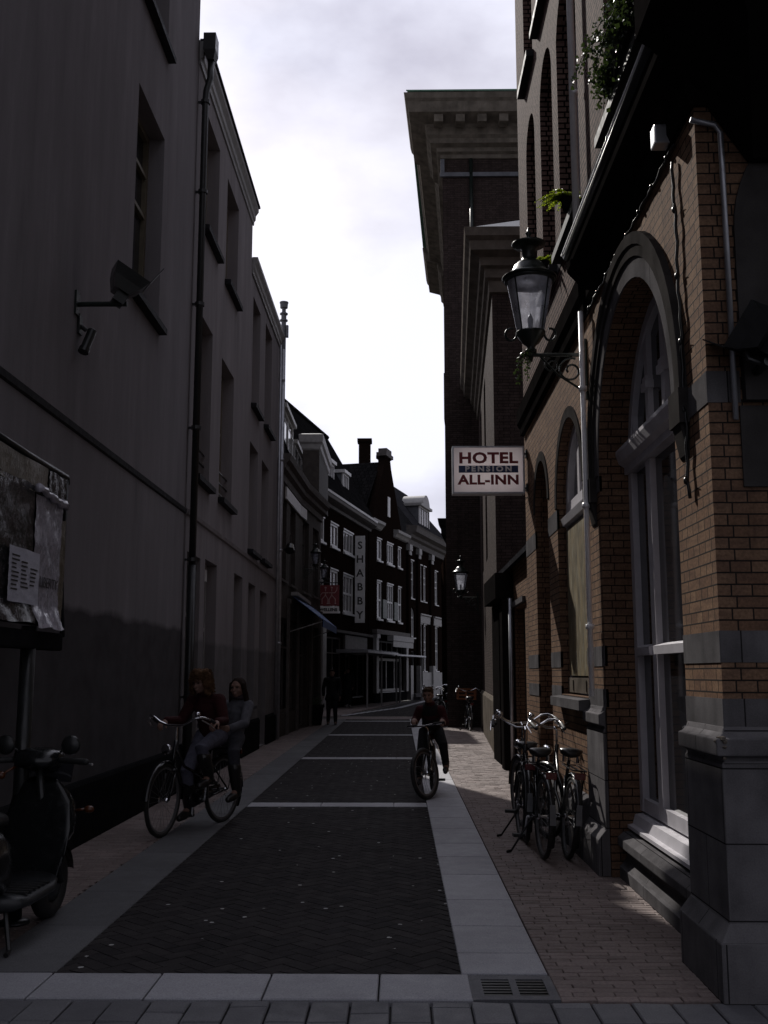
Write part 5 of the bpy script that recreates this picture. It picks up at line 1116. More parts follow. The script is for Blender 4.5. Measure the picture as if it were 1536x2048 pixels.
film = poster_mat('crinkled_pale_plastic', (0.24, 0.23, 0.26), (0.42, 0.40, 0.45), 0.10, 5)
dark_film = poster_mat('crinkled_dark_poster', (0.014, 0.017, 0.016), (0.05, 0.043, 0.045), 0.2, 9)
brownp = poster_mat('old_brown_poster', (0.10, 0.085, 0.06), (0.15, 0.13, 0.10), 0.4, 4)
greyp = poster_mat('grey_list_sheet', (0.42, 0.42, 0.48), (0.48, 0.48, 0.54), 0.5, 3)
o = sheet(6.64, 7.17, 1.84, 2.72, 0.012, 0.007, 3, flare=0.35).build('poster', film, pb, smooth=True)
text_mesh('lettering', 'LIBERTY', 0.10, M['sign_black'], (BX + 0.028, 6.91, 2.14), Matrix.Rotation(math.pi / 2, 3, 'Z') @ R_CAM, o, 0.001, 0.0, 1.0)
q = MB(); rr_ = random.Random(5); path = [(BX + 0.03 + rr_.uniform(-0.006, 0.006), 6.62 + k * 0.058, 2.745 - k * 0.003 + rr_.uniform(-0.01, 0.01)) for k in range(11)]; q.tube(path, [0.026 + rr_.uniform(-0.006, 0.008) for _ in path], 9); q.build('plastic_roll', film, pb, smooth=True)
sheet(5.80, 6.63, 1.86, 2.76, 0.006, 0.006, 8, flare=0.3).build('poster', dark_film, pb, smooth=True)
sheet(5.80, 6.86, 2.72, 2.92, 0.004, 0.004, 9, nz=8).build('poster', brownp, pb, smooth=True)
sheet(6.9, 7.26, 2.70, 2.92, 0.003, 0.004, 10, nz=8).build('poster', dark_film, pb, smooth=True)
sheet(7.16, 7.29, 1.90, 2.62, 0.002, 0.005, 12, nx=6).build('poster', brownp, pb, smooth=True)
o = sheet(6.17, 6.70, 1.98, 2.32, 0.034, 0.0015, 11).build('list_sheet', greyp, pb, smooth=True)
q = MB(); rr_ = random.Random(2)
for c in range(3):
    for k in range(9 - c * 2):
        y0 = 6.21 + c * 0.16; z = 2.26 - c * 0.03 - k * 0.026; q.box(BX + 0.0375, BX + 0.0385, y0, y0 + rr_.uniform(0.07, 0.13), z, z + 0.010)
q.build('print_lines', M['sign_black'], o)

# --- planter by the shop
pt = thing('planter', 'dark round planter with a low shrub outside the shop house', 'planter', (-2.62, 31.3, 0))
q = MB(); q.lathe([(0.24, 0.0), (0.27, 0.02), (0.33, 0.5), (0.36, 0.55), (0.35, 0.60), (0.28, 0.6), (0.26, 0.5)], (-2.62, 31.3, 0), 20); q.build('pot', M['black_base'], pt, smooth=True)
def leaf_mat(name, c, trans=0.35):
    m, nt, bs = newmat(name); L = nt.links.new; at = nd(nt, 'ShaderNodeAttribute', attribute_name='tint')
    L(mixrgb(nt, at.outputs['Fac'], tuple(x * 0.6 for x in c), tuple(x * 1.4 for x in c)), bs.inputs['Base Color']); bs.inputs['Roughness'].default_value = 0.45
    tl = nt.nodes.new('ShaderNodeBsdfTranslucent'); tl.inputs[0].default_value = (c[0] * 2.2, c[1] * 2.0, c[2] * 1.0, 1)
    mx = nt.nodes.new('ShaderNodeMixShader'); mx.inputs[0].default_value = trans; L(bs.outputs[0], mx.inputs[1]); L(tl.outputs[0], mx.inputs[2]); L(mx.outputs[0], nt.nodes['Material Output'].inputs[0]); return m
M['ivy'] = leaf_mat('ivy_leaf', (0.026, 0.045, 0.02), 0.18); M['fern'] = leaf_mat('fern_leaf', (0.12, 0.17, 0.02), 0.5); M['stem'] = plain('plant_stem', (0.05, 0.045, 0.025), 0.8)
def leaf(mb, p, d, size, rnd):
    d = d.normalized(); s = d.cross(Vector((rnd.uniform(-1, 1), rnd.uniform(-1, 1), rnd.uniform(-1, 1)))).normalized(); n = d.cross(s) * 0.25 * size
    mb.face([p, p + d * size * 0.45 + s * size * 0.42 + n, p + d * size, p + d * size * 0.45 - s * size * 0.42 + n], rnd.random())
def ivy_clump(mb, st, centre, ext, n, size, seed, droop=0.0):
    r = random.Random(seed)
    for _ in range(n):
        p = Vector(centre) + Vector((r.gauss(0, 1) * ext[0], r.gauss(0, 1) * ext[1], r.gauss(0, 1) * ext[2] - abs(r.gauss(0, droop)))); leaf(mb, p, Vector((r.uniform(-1, 1) - 0.4, r.uniform(-1, 1), r.uniform(-1, 0.6))), size * r.uniform(0.6, 1.3), r)
q = MB(); ivy_clump(q, None, (-2.62, 31.3, 0.70), (0.15, 0.15, 0.07), 160, 0.06, 4); q.build('shrub', M['ivy'], pt)

# --- window boxes and pots on the hotel
bx = thing('window_box', 'dark window box of trailing ivy on a hotel sill, top right', 'window box', (1.5, 6.4, 5.6))
q = MB(); q.hexa([(1.50, 5.9, 5.70), (1.60, 5.9, 5.70), (1.60, 7.0, 5.70), (1.50, 7.0, 5.70), (1.48, 5.86, 5.82), (1.61, 5.86, 5.82), (1.61, 7.04, 5.82), (1.48, 7.04, 5.82)]); q.build('trough', M['black_base'], bx)
q = MB(); stm = MB(); r = random.Random(21)
for k in range(45):
    y0 = r.uniform(5.6, 6.75); p = Vector((r.uniform(1.44, 1.56), y0, 5.84)); v = Vector((r.uniform(-0.022, 0.008), r.uniform(-0.02, 0.03), r.uniform(0.01, 0.05)))
    path = [p.copy()]; L_ = r.randint(5, 12)
    for i in range(L_):
        p = p + v; v += Vector((r.uniform(-0.006, 0.006), r.uniform(-0.010, 0.010), -0.008)); v *= 0.95
        p.x = min(p.x, 1.58); path.append(p.copy())
        for _ in range(4): leaf(q, p + Vector((r.gauss(0, 0.02), r.gauss(0, 0.02), r.gauss(0, 0.02))), Vector((r.uniform(-1, 0.3), r.uniform(-1, 1), r.uniform(-1, 0.5))), r.uniform(0.022, 0.045), r)
    stm.tube(path, 0.003, 4)
ivy_clump(q, None, (1.51, 6.2, 5.93), (0.03, 0.28, 0.08), 1200, 0.034, 22); ivy_clump(q, None, (1.46, 6.85, 5.76), (0.025, 0.07, 0.07), 260, 0.03, 23); ivy_clump(q, None, (1.47, 5.8, 6.0), (0.045, 0.2, 0.16), 700, 0.036, 24); q.build('foliage', M['ivy'], bx); stm.build('stems', M['stem'], bx)
def fern(label, loc, sc, n, seed, pot=True):
    t = thing('potted_fern', label, 'plant', loc, group='plants on hotel sills'); r = random.Random(seed); B = Vector(loc)
    if pot: q = MB(); q.lathe([(0.07 * sc, 0.0), (0.10 * sc, 0.17 * sc), (0.11 * sc, 0.18 * sc), (0.08 * sc, 0.18 * sc)], loc, 14); q.build('pot', M['black_base'], t, smooth=True)
    q = MB(); st = MB()
    for k in range(n):
        a = r.uniform(0, 6.28); ln = r.uniform(0.22, 0.42) * sc; d = Vector((math.cos(a) - 0.25, math.sin(a) * 0.9 + 0.2, 0)); path = []
        top = r.uniform(0.5, 1.0)
        for i in range(9):
            s = i / 8; path.append(B + Vector((0, 0, 0.17 * sc)) + d * ln * s + Vector((0, 0, ln * top * (1.1 * s - 1.15 * s * s))))
        st.tube(path, 0.0025, 4)
        for i in range(1, 9):
            tdir = (path[i] - path[i - 1]).normalized(); sd_ = tdir.cross(Vector((0, 0, 1))).normalized()
            for sgn in (-1, 1):
                for f in (0.0, 0.5): leaf(q, path[i - 1].lerp(path[i], f), sd_ * sgn + tdir * 0.5 + Vector((0, 0, r.uniform(-0.3, 0.2))), 0.075 * sc * (1.15 - i / 10), r)
    q.build('fronds', M['fern'], t); st.build('stems', M['stem'], t); return t
fern('bright yellow green fern on the hotel window sill beside the silver pipe', (1.53, 8.85, 5.70), 0.62, 34, 31)
fern('small dark green potted plant on the farther hotel sill behind the big lantern', (1.52, 10.3, 5.70), 0.6, 12, 32)
iv = thing('trailing_plant', 'small trailing plant hanging from the base of the large lantern', 'plant', (1.09, 8.6, 4.26))
q = MB(); r = random.Random(41); st = MB()
for k in range(5):
    p = Vector((1.08 + r.uniform(-0.05, 0.05), 8.58 + r.uniform(-0.04, 0.04), 4.30)); path = [p.copy()]
    for i in range(9):
        p = p + Vector((r.uniform(-0.02, 0.016), r.uniform(-0.015, 0.015), -0.032 * (0.4 if k > 2 else 1))); path.append(p.copy())
        for _ in range(2): leaf(q, p.copy(), Vector((r.uniform(-1, 1), r.uniform(-1, 1), r.uniform(-1, 0.3))), r.uniform(0.02, 0.04), r)
    st.tube(path, 0.0025, 4)
q.build('foliage', M['ivy'], iv); st.build('stems', M['stem'], iv)

# ================================================================== BICYCLES
M['rubber'] = plain('tyre_rubber', (0.012, 0.012, 0.012), 0.7, bmp=0.2); M['chrome'] = plain('chrome', (0.62, 0.62, 0.64), 0.12, 1.0, var=0.08, bmp=0)
M['dull_rim'] = plain('dull_grey_rim', (0.14, 0.14, 0.145), 0.5, 0.4, bmp=0)
M['bike_black'] = plain('black_bike_paint', (0.010, 0.010, 0.011), 0.18, bmp=0); M['leather'] = plain('black_vinyl', (0.014, 0.013, 0.013), 0.35)
M['red_lens'] = plain('red_reflector', (0.09, 0.008, 0.008), 0.25, bmp=0); M['lamp_lens'] = plain('lamp_lens', (0.5, 0.5, 0.5), 0.08, 0.6, bmp=0)
def bicycle(name, label, loc, rz, lean=0.0, R=0.345, steer=0.0, style='dutch', group=None, stand=True, crate=False, crank=60):
    t = thing(name, label, 'bicycle', loc, group=group, rot=(0, lean, rz)); P = lambda n, mb, m, par=t, **k: local_part(n, mb, m, par, **k)
    k = R / 0.345; WB = 1.09 * (k if style == 'mtb' else 1); hy, hz_ = WB - 0.14, 0.86 * k; fh = Vector((0, WB, R)); rh = Vector((0, 0, R)); bb = Vector((0, 0.44 * k, 0.285 * k)); st = Vector((0, 0.24 * k, 0.80 * k)); htop = Vector((0, hy - 0.06, hz_)); hbot = Vector((0, hy, 0.63 * k))
    SM = Matrix.Translation(hbot) @ Matrix.Rotation(steer, 4, (htop - hbot).normalized()) @ Matrix.Translation(-hbot)
    pm = M['bike_black']
    f = MB(); tr_ = 0.015 if style == 'dutch' else 0.019
    f.tube([hbot + Vector((0, 0, -0.03)), htop + Vector((0, 0, 0.03))], 0.02, 10)
    if style == 'dutch':
        f.tube([hbot + (htop - hbot) * 0.35, hbot + Vector((0, -0.16, -0.16)), bb + Vector((0, 0.10, 0.10)), bb], tr_ + 0.002, 8); f.tube([hbot + (htop - hbot) * 0.85, hbot + Vector((0, -0.22, 0.0)), bb + (st - bb) * 0.40], tr_, 8)
    else: f.tube([hbot, bb], tr_ + 0.006, 8); f.tube([htop, bb + (st - bb) * 0.72], tr_, 8)
    f.tube([bb, st], tr_, 8)
    for s in (-1, 1): f.tube([bb + Vector((s * 0.03, 0, 0)), rh + Vector((s * 0.06, 0, 0))], 0.010, 6); f.tube([bb + (st - bb) * 0.72 + Vector((s * 0.015, 0, 0)), rh + Vector((s * 0.06, 0, 0))], 0.009, 6)
    f.lathe([(0.032, -0.04), (0.032, 0.04)], bb, 12, 'x'); P('frame', f, pm, smooth=True)
    fk = MB()
    for s in (-1, 1): fk.tube([hbot + Vector((s * 0.045, 0.0, -0.02)), hbot.lerp(fh, 0.6) + Vector((s * 0.055, -0.015, 0)), fh + Vector((s * 0.055, 0, 0))], 0.013 if style == 'dutch' else 0.02, 8)
    fk.tube([hbot + Vector((-0.06, 0, -0.015)), hbot + Vector((0.06, 0, -0.015))], 0.018, 8); fk.move(SM); P('fork', fk, pm, smooth=True)
    def wheel(c, mt):
        w = MB(); n = 40; tr = 0.02 if style == 'dutch' else 0.027
        w.tube([c + Vector((0, (R - tr) * math.cos(2 * math.pi * i / n), (R - tr) * math.sin(2 * math.pi * i / n))) for i in range(n)], tr, 8, closed=True)
        w.move(mt); wo = P('wheel', w, M['rubber'], smooth=True)
        r = MB(); rr = R - tr * 2 - 0.006; rows = []
        for i in range(n + 1):
            a = 2 * math.pi * i / n; e = Vector((0, math.cos(a), math.sin(a))); rows.append([c + e * (rr + 0.008) + Vector((0.012, 0, 0)), c + e * (rr + 0.008) - Vector((0.012, 0, 0)), c + e * (rr - 0.010) - Vector((0.009, 0, 0)), c + e * (rr - 0.010) + Vector((0.009, 0, 0))])
        r.grid(rows, True).move(mt); P('rim', r, M['dull_rim'], wo)
        s = MB()
        for i in range(28):
            a = 2 * math.pi * i / 28; b = a + (0.5 if i % 2 else -0.5); x = 0.025 if i % 4 < 2 else -0.025
            s.tube([c + Vector((x, 0.018 * math.cos(b), 0.018 * math.sin(b))), c + Vector((0, rr * math.cos(a), rr * math.sin(a)))], 0.0013, 3, caps=False)
        s.move(mt); P('spokes', s, M['dull_rim'], wo)
        h = MB(); h.lathe([(0.02, -0.05), (0.025, -0.04), (0.014, -0.03), (0.014, 0.03), (0.025, 0.04), (0.02, 0.05)], c, 10, 'x'); h.move(mt); P('hub', h, M['chrome'], wo)
    I4 = Matrix.Identity(4); wheel(rh, I4); wheel(fh, SM)
    def guard(c, a0, a1, mt, mat_):
        g = MB(); rows = []; rg = R + 0.022
        for i in range(17):
            a = a0 + (a1 - a0) * i / 16; e = Vector((0, math.cos(a), math.sin(a))); rows.append([c + e * (rg - 0.012) + Vector((-0.03, 0, 0)), c + e * rg + Vector((-0.02, 0, 0)), c + e * (rg + 0.006), c + e * rg + Vector((0.02, 0, 0)), c + e * (rg - 0.012) + Vector((0.03, 0, 0))])
        g.grid(rows).move(mt); P('mudguard', g, mat_, smooth=True)
    if style == 'dutch':
        guard(rh, rad(20), rad(215), I4, pm); guard(fh, rad(5), rad(185), SM, pm)
        c = MB()
        for x in (-0.06, 0.0, 0.06): c.tube([(x, 0.22, 0.76), (x, -0.25, 0.75)], 0.006, 6)
        c.tube([(-0.06, 0.22, 0.76), (0.06, 0.22, 0.76)], 0.006, 6); c.tube([(-0.06, -0.25, 0.75), (-0.05, -0.29, 0.75), (0.05, -0.29, 0.75), (0.06, -0.25, 0.75)], 0.007, 6)
        for s in (-1, 1): c.tube([(s * 0.07, -0.12, 0.75), (s * 0.07, 0, R)], 0.006, 6)
        P('carrier', c, pm)
        rl = MB(); rl.box(-0.045, 0.045, -0.315, -0.295, 0.68, 0.735); P('rear_light', rl, M['red_lens'], bevel=0.006)
        wp = MB(); wp.prism([(-0.022, -0.357, R + 0.14), (0.022, -0.357, R + 0.14), (0.026, -0.381, R - 0.02), (-0.026, -0.381, R - 0.02)], (0, -0.004, 0)); P('reflector', wp, M['dull_rim'])
        cc = MB(); cc.limb([bb + Vector((0.055, 0.02, 0.0)), rh + Vector((0.055, 0, 0))], [0.085, 0.05], 14)
        cc.v = [(0.055 + (v[0] - 0.055) * 0.22, v[1], v[2]) for v in cc.v]; P('chain_case', cc, pm, smooth=True)
        fl_ = MB(); fl_.lathe([(0.02, -0.04), (0.045, 0.0), (0.05, 0.04), (0.04, 0.045)], (0, hy + 0.10, hz_ - 0.04), 14, 'y'); fl_.move(SM); P('headlight', fl_, M['chrome'], smooth=True)
    if stand:
        s = MB(); s.tube([bb + Vector((-0.04, -0.1, 0.0)), bb + Vector((-0.22, -0.12, -0.275))], 0.009, 6); s.tube([bb + Vector((-0.22, -0.12, -0.275)), bb + Vector((-0.26, -0.14, -0.28))], 0.012, 6); P('kickstand', s, M['bike_black'])
    a = rad(crank); cv = Vector((0, math.cos(a), math.sin(a))) * 0.165 * k
    ck = MB(); ck.tube([bb + Vector((0.075, 0, 0)), bb + Vector((0.085, 0, 0)) + cv], 0.011, 6); ck.tube([bb + Vector((-0.06, 0, 0)), bb + Vector((-0.075, 0, 0)) - cv], 0.011, 6); ck.tube([bb - Vector((0.062, 0, 0)), bb + Vector((0.08, 0, 0))], 0.014, 8); ck.lathe([(0.08, 0.062), (0.085, 0.066), (0.02, 0.068)], bb, 18, 'x')
    co = P('crank', ck, M['steel'])
    for s, o in ((1, cv), (-1, -cv)):
        p = MB(); q_ = bb + o + Vector((s * 0.13, 0, 0)); p.box(q_.x - 0.05, q_.x + 0.05, q_.y - 0.04, q_.y + 0.04, q_.z - 0.013, q_.z + 0.013); P('pedal', p, M['rubber'], co)
    sd_ = MB(); zs = st.z + 0.06 * k
    rows = []
    for y, w, h, d in ((-0.13, 0.02, 0.0, 0.02), (-0.12, 0.075, 0.015, 0.05), (-0.07, 0.105, 0.025, 0.065), (0.0, 0.09, 0.018, 0.06), (0.07, 0.045, 0.014, 0.045), (0.13, 0.025, 0.012, 0.035), (0.15, 0.008, 0.0, 0.02)):
        rows.append([(w * math.cos(b), st.y + y, zs + h + (d * 0.35 if math.sin(b) > 0 else d) * math.sin(b)) for b in [2 * math.pi * i / 12 for i in range(12)]])
    sd_.grid(rows, True, True); so_ = P('saddle', sd_, M['leather'], smooth=True)
    sp_ = MB(); sp_.tube([st, st + Vector((0, -0.01, 0.05))], 0.0125, 8)
    P('seat_post', sp_, M['chrome'], so_)
    for s in (-1, 1): sp_ = MB(); sp_.tube([(s * 0.06, st.y - 0.09, zs - 0.075), (s * 0.06, st.y - 0.09, zs - 0.02)], 0.016, 8); P('saddle_spring', sp_, M['chrome'], so_)
    hb = MB()
    if style == 'dutch':
        ht = htop + Vector((0, 0, 0.03)); c0 = ht + Vector((0, 0.05, 0.15))
        half = [(0.0, 0, 0), (0.08, 0.0, 0.0), (0.15, 0.02, 0.03), (0.22, 0.02, 0.075), (0.28, -0.02, 0.085), (0.31, -0.09, 0.07), (0.32, -0.17, 0.045), (0.325, -0.24, 0.02)]
        pts = [c0 + Vector((-x, y, z)) for x, y, z in half[::-1]] + [c0 + Vector((x, y, z)) for x, y, z in half[1:]]
        hb.tube(pts, 0.0115, 10); stem = [ht, ht + Vector((0, 0.0, 0.13)), c0]
        grips = [(c0 + Vector((s * 0.318, -0.14, 0.055)), c0 + Vector((s * 0.327, -0.26, 0.012))) for s in (-1, 1)]
        lev = [[c0 + Vector((s * 0.28, -0.02, 0.06)), c0 + Vector((s * 0.33, -0.08, 0.02)), c0 + Vector((s * 0.345, -0.2, -0.035))] for s in (-1, 1)]
    else:
        c0 = htop + Vector((0, 0.06, 0.09 * k)); ht = htop
        pts = [c0 + Vector((x, -abs(x) * 0.12, 0.02 + abs(x) * 0.06)) for x in (-0.25, -0.18, -0.08, 0, 0.08, 0.18, 0.25)]; hb.tube(pts, 0.012, 10); stem = [htop, htop + Vector((0, 0, 0.06)), c0 + Vector((0, 0, 0.02))]
        grips = [(pts[0] + Vector((0.12, 0.01, 0)), pts[0] + Vector((-0.01, 0, 0))), (pts[-1] - Vector((0.12, -0.01, 0)), pts[-1] + Vector((0.01, 0, 0)))]
        lev = [[p + Vector((0, 0.03, -0.01)) for p in (pts[1], pts[0])], [p + Vector((0, 0.03, -0.01)) for p in (pts[-2], pts[-1])]]
    hb.move(SM); ho = P('handlebar', hb, M['chrome'], smooth=True)
    s_ = MB(); s_.tube(stem, 0.0125, 8); s_.move(SM); P('stem', s_, M['chrome'], ho)
    for g0, g1 in grips: g = MB(); g.limb([g0, g1], [0.017, 0.018], 10); g.move(SM); P('grip', g, M['rubber'], ho, smooth=True)
    for l in lev: g = MB(); g.tube(l, [0.007] * (len(l) - 1) + [0.005], 6); g.move(SM); P('brake_lever', g, M['steel'], ho)
    if style == 'dutch': g = MB(); g.ball(c0 + Vector((-0.24, 0.0, 0.115)), (0.03, 0.03, 0.024), 12, 8); g.move(SM); P('bell', g, M['chrome'], ho, smooth=True)
    if crate:
        m = MB(); x0, x1, y0, y1, z0, z1 = -0.26, 0.26, hy + 0.05, hy + 0.40, 0.80, 1.10
        for z in (z0, z0 + 0.10, z0 + 0.2, z1 - 0.03):
            m.box(x0, x1, y0, y0 + 0.012, z, z + 0.035); m.box(x0, x1, y1 - 0.012, y1, z, z + 0.035); m.box(x0, x0 + 0.012, y0 + 0.012, y1 - 0.012, z, z + 0.035); m.box(x1 - 0.012, x1, y0 + 0.012, y1 - 0.012, z, z + 0.035)
        for x in (x0, x1 - 0.03, -0.015):
            for y in (y0 - 0.003, y1 - 0.01): m.box(x, x + 0.03, y, y + 0.013, z0, z1)
        P('crate', m, plain('orange_crate', (0.30, 0.10, 0.035), 0.5) if 'orange_crate' not in MATS else MATS['orange_crate'])
    return t
G3 = 'bicycles parked by the hotel window'
bicycle('parked_bicycle', 'black upright bicycle standing nearest the kerb, wide chrome handlebar on its kickstand', (1.20, 9.02, 0.0), 0.06, 0.03, steer=-0.05, group=G3, crank=100)
bicycle('parked_bicycle', 'second black bicycle tucked just ahead of the kerbside one, only saddle and wheels showing', (1.16, 9.86, 0.0), -0.06, 0.04, steer=0.2, group=G3, crank=150)
bicycle('parked_bicycle', 'black bicycle leaning against the hotel pier under the boarded window, handlebar turned', (1.40, 9.02, 0.0), 0.02, 0.10, steer=0.35, group=G3, crank=20, stand=False)
G4 = 'bicycles parked by the dark hall'
bicycle('parked_bicycle', 'distant bicycle with an orange crate in front of the dark hall', (1.88, 28.3, 0.0), 0.04, 0.03, group=G4, crate=True)
bicycle('parked_bicycle', 'distant bicycle glinting behind the boy, nearer of the pair past the hall corner', (1.22, 31.2, 0.0), 0.35, 0.05, group=G4)
bicycle('parked_bicycle', 'distant bicycle half hidden beyond the pair past the hall corner', (1.62, 33.4, 0.0), 0.3, -0.04, steer=0.4, group=G4)

# ================================================================== SCOOTER
M['scooter'] = plain('dark_scooter_paint', (0.007, 0.008, 0.0085), 0.22, bmp=0); M['scooter2'] = plain('grey_scooter_panel', (0.022, 0.024, 0.026), 0.45); M['amber'] = plain('amber_lens', (0.07, 0.018, 0.003), 0.35, bmp=0)
sc = thing('motor_scooter', 'dark motor scooter parked at the left edge beside the poster board', 'scooter', (-2.33, 5.62, 0), rz=-0.06)
SP = lambda n, mb, m, par=sc, **k: local_part(n, mb, m, par, **k)
def swheel(y):
    w = MB(); w.tube([(0, y + 0.17 * math.cos(a), 0.225 + 0.17 * math.sin(a)) for a in [2 * math.pi * i / 28 for i in range(28)]], 0.055, 10, closed=True); o = SP('wheel', w, M['rubber'], smooth=True)
    h = MB(); h.lathe([(0.115, -0.04), (0.12, 0.0), (0.115, 0.04), (0.05, 0.055), (0.02, 0.06)], (0, y, 0.225), 18, 'x'); SP('rim', h, M['scooter2'], o, smooth=True)
swheel(0.0); swheel(1.24)
def loft(rows): q = MB(); q.grid(rows, True, True); return q
def ring(y, z, w, h, n=16, p=2.6, lean=0.0):
    out = []
    for i in range(n):
        a = 2 * math.pi * i / n; c, s = math.cos(a), math.sin(a); x = w * math.copysign(abs(c) ** (2 / p), c); zz = h * math.copysign(abs(s) ** (2 / p), s); out.append((x, y + lean * zz, z + zz))
    return out
SP('tail_body', loft([ring(-0.38, 0.66, 0.06, 0.05), ring(-0.28, 0.62, 0.13, 0.12), ring(-0.05, 0.56, 0.18, 0.17), ring(0.2, 0.54, 0.18, 0.18), ring(0.36, 0.48, 0.14, 0.17), ring(0.44, 0.42, 0.10, 0.12)]), M['scooter'], smooth=True)
SP('seat', loft([ring(-0.30, 0.76, 0.06, 0.03), ring(-0.22, 0.77, 0.13, 0.05), ring(0.1, 0.755, 0.15, 0.055), ring(0.34, 0.73, 0.11, 0.045), ring(0.42, 0.70, 0.05, 0.025)]), M['leather'], smooth=True)
SP('floorboard', loft([ring(0.36, 0.27, 0.17, 0.05), ring(0.5, 0.26, 0.20, 0.045), ring(0.85, 0.27, 0.20, 0.045), ring(0.95, 0.30, 0.17, 0.05)]), M['scooter2'], smooth=True)
q = MB()
for k in range(6): q.box(-0.17, 0.17, 0.50 + 0.06 * k, 0.525 + 0.06 * k, 0.302, 0.312)
SP('floor_ribs', q, M['rubber'])
SP('leg_shield', loft([ring(0.93, 0.30, 0.17, 0.03, lean=0.2), ring(0.98, 0.45, 0.20, 0.10, lean=0.3), ring(1.02, 0.62, 0.215, 0.10, lean=0.3), ring(1.05, 0.77, 0.19, 0.08, lean=0.3), ring(1.05, 0.87, 0.10, 0.03, lean=0.3)]), M['scooter'], smooth=True)
SP('front_cowl', loft([ring(1.06, 0.66, 0.20, 0.20), ring(1.16, 0.64, 0.19, 0.19), ring(1.26, 0.60, 0.15, 0.15), ring(1.36, 0.54, 0.09, 0.10), ring(1.42, 0.50, 0.03, 0.05)]), M['scooter'], smooth=True)
q = MB(); rows = []
for i in range(13):
    a = rad(10 + 150 * i / 12); e = Vector((0, math.cos(a), math.sin(a))); c = Vector((0, 1.24, 0.225)); rows.append([c + e * 0.23 + Vector((-0.075, 0, 0)), c + e * 0.255 + Vector((-0.05, 0, 0)), c + e * 0.265, c + e * 0.255 + Vector((0.05, 0, 0)), c + e * 0.23 + Vector((0.075, 0, 0))])
SP('mudguard', q.grid(rows), M['scooter'], smooth=True)
q = MB(); q.tube([(0, 1.0, 0.95), (0, 1.12, 0.55), (0, 1.2, 0.42)], 0.025, 8)
for s in (-1, 1): q.tube([(s * 0.07, 1.16, 0.45), (s * 0.075, 1.24, 0.225)], 0.022, 8)
SP('fork', q, M['black_metal'], smooth=True)
hsz = loft([ring(0.86, 1.0, 0.10, 0.035), ring(0.93, 1.02, 0.15, 0.06), ring(1.02, 1.01, 0.15, 0.075), ring(1.10, 0.98, 0.10, 0.065), ring(1.14, 0.96, 0.05, 0.04)]); ho = SP('handlebar_cowl', hsz, M['scooter'], smooth=True)
for s in (-1, 1):
    q = MB(); q.limb([(s * 0.14, 0.96, 1.01), (s * 0.34, 0.88, 1.005)], [0.018, 0.02], 10); SP('grip', q, M['rubber'], ho, smooth=True)
    q = MB(); q.tube([(s * 0.15, 1.0, 1.0), (s * 0.26, 0.99, 0.99), (s * 0.36, 0.94, 0.985)], 0.008, 6); SP('brake_lever', q, M['steel'], ho)
    q = MB(); q.tube([(s * 0.13, 0.98, 1.04), (s * 0.145, 0.98, 1.07), (s * 0.17, 0.96, 1.09)], 0.006, 6); q.lathe([(0.01, -0.02), (0.05, -0.015), (0.062, 0.0), (0.058, 0.008)], (s * 0.21, 0.96, 1.10), 18, 'y'); SP('mirror', q, M['black_metal'], ho, smooth=True)
    q = MB(); q.tube([(s * 0.12, 1.30, 0.66), (s * 0.2, 1.29, 0.67)], 0.01, 6); q.ball((s * 0.225, 1.29, 0.67), (0.035, 0.028, 0.024), 10, 6); SP('indicator', q, M['amber'], smooth=True)
q = MB(); q.ball((-0.16, 0.80, 0.93), (0.03, 0.03, 0.025), 10, 6); q.tube([(-0.10, 0.90, 0.98), (-0.15, 0.82, 0.94)], 0.008, 6); SP('indicator', q, M['amber'], smooth=True)
q = MB(); q.prism([(-0.16, 1.12, 0.86), (0.16, 1.12, 0.86), (0.14, 1.22, 1.0), (-0.14, 1.22, 1.0)], (0, 0.006, 0.003)); SP('windscreen', q, M['pane'])
q = MB(); q.lathe([(0.02, -0.01), (0.06, 0.0), (0.055, 0.02)], (0, 1.385, 0.60), 14, 'y'); SP('headlight', q, M['lamp_lens'], smooth=True)
for s in (-1, 1): q = MB(); q.tube([(s * 0.08, 0.42, 0.24), (s * 0.14, 0.36, 0.03), (s * 0.15, 0.30, 0.02)], 0.014, 6); SP('stand_leg', q, M['black_metal'])
q = MB(); q.box(-0.05, 0.05, -0.42, -0.38, 0.60, 0.66); SP('rear_light', q, M['red_lens'], bevel=0.01)

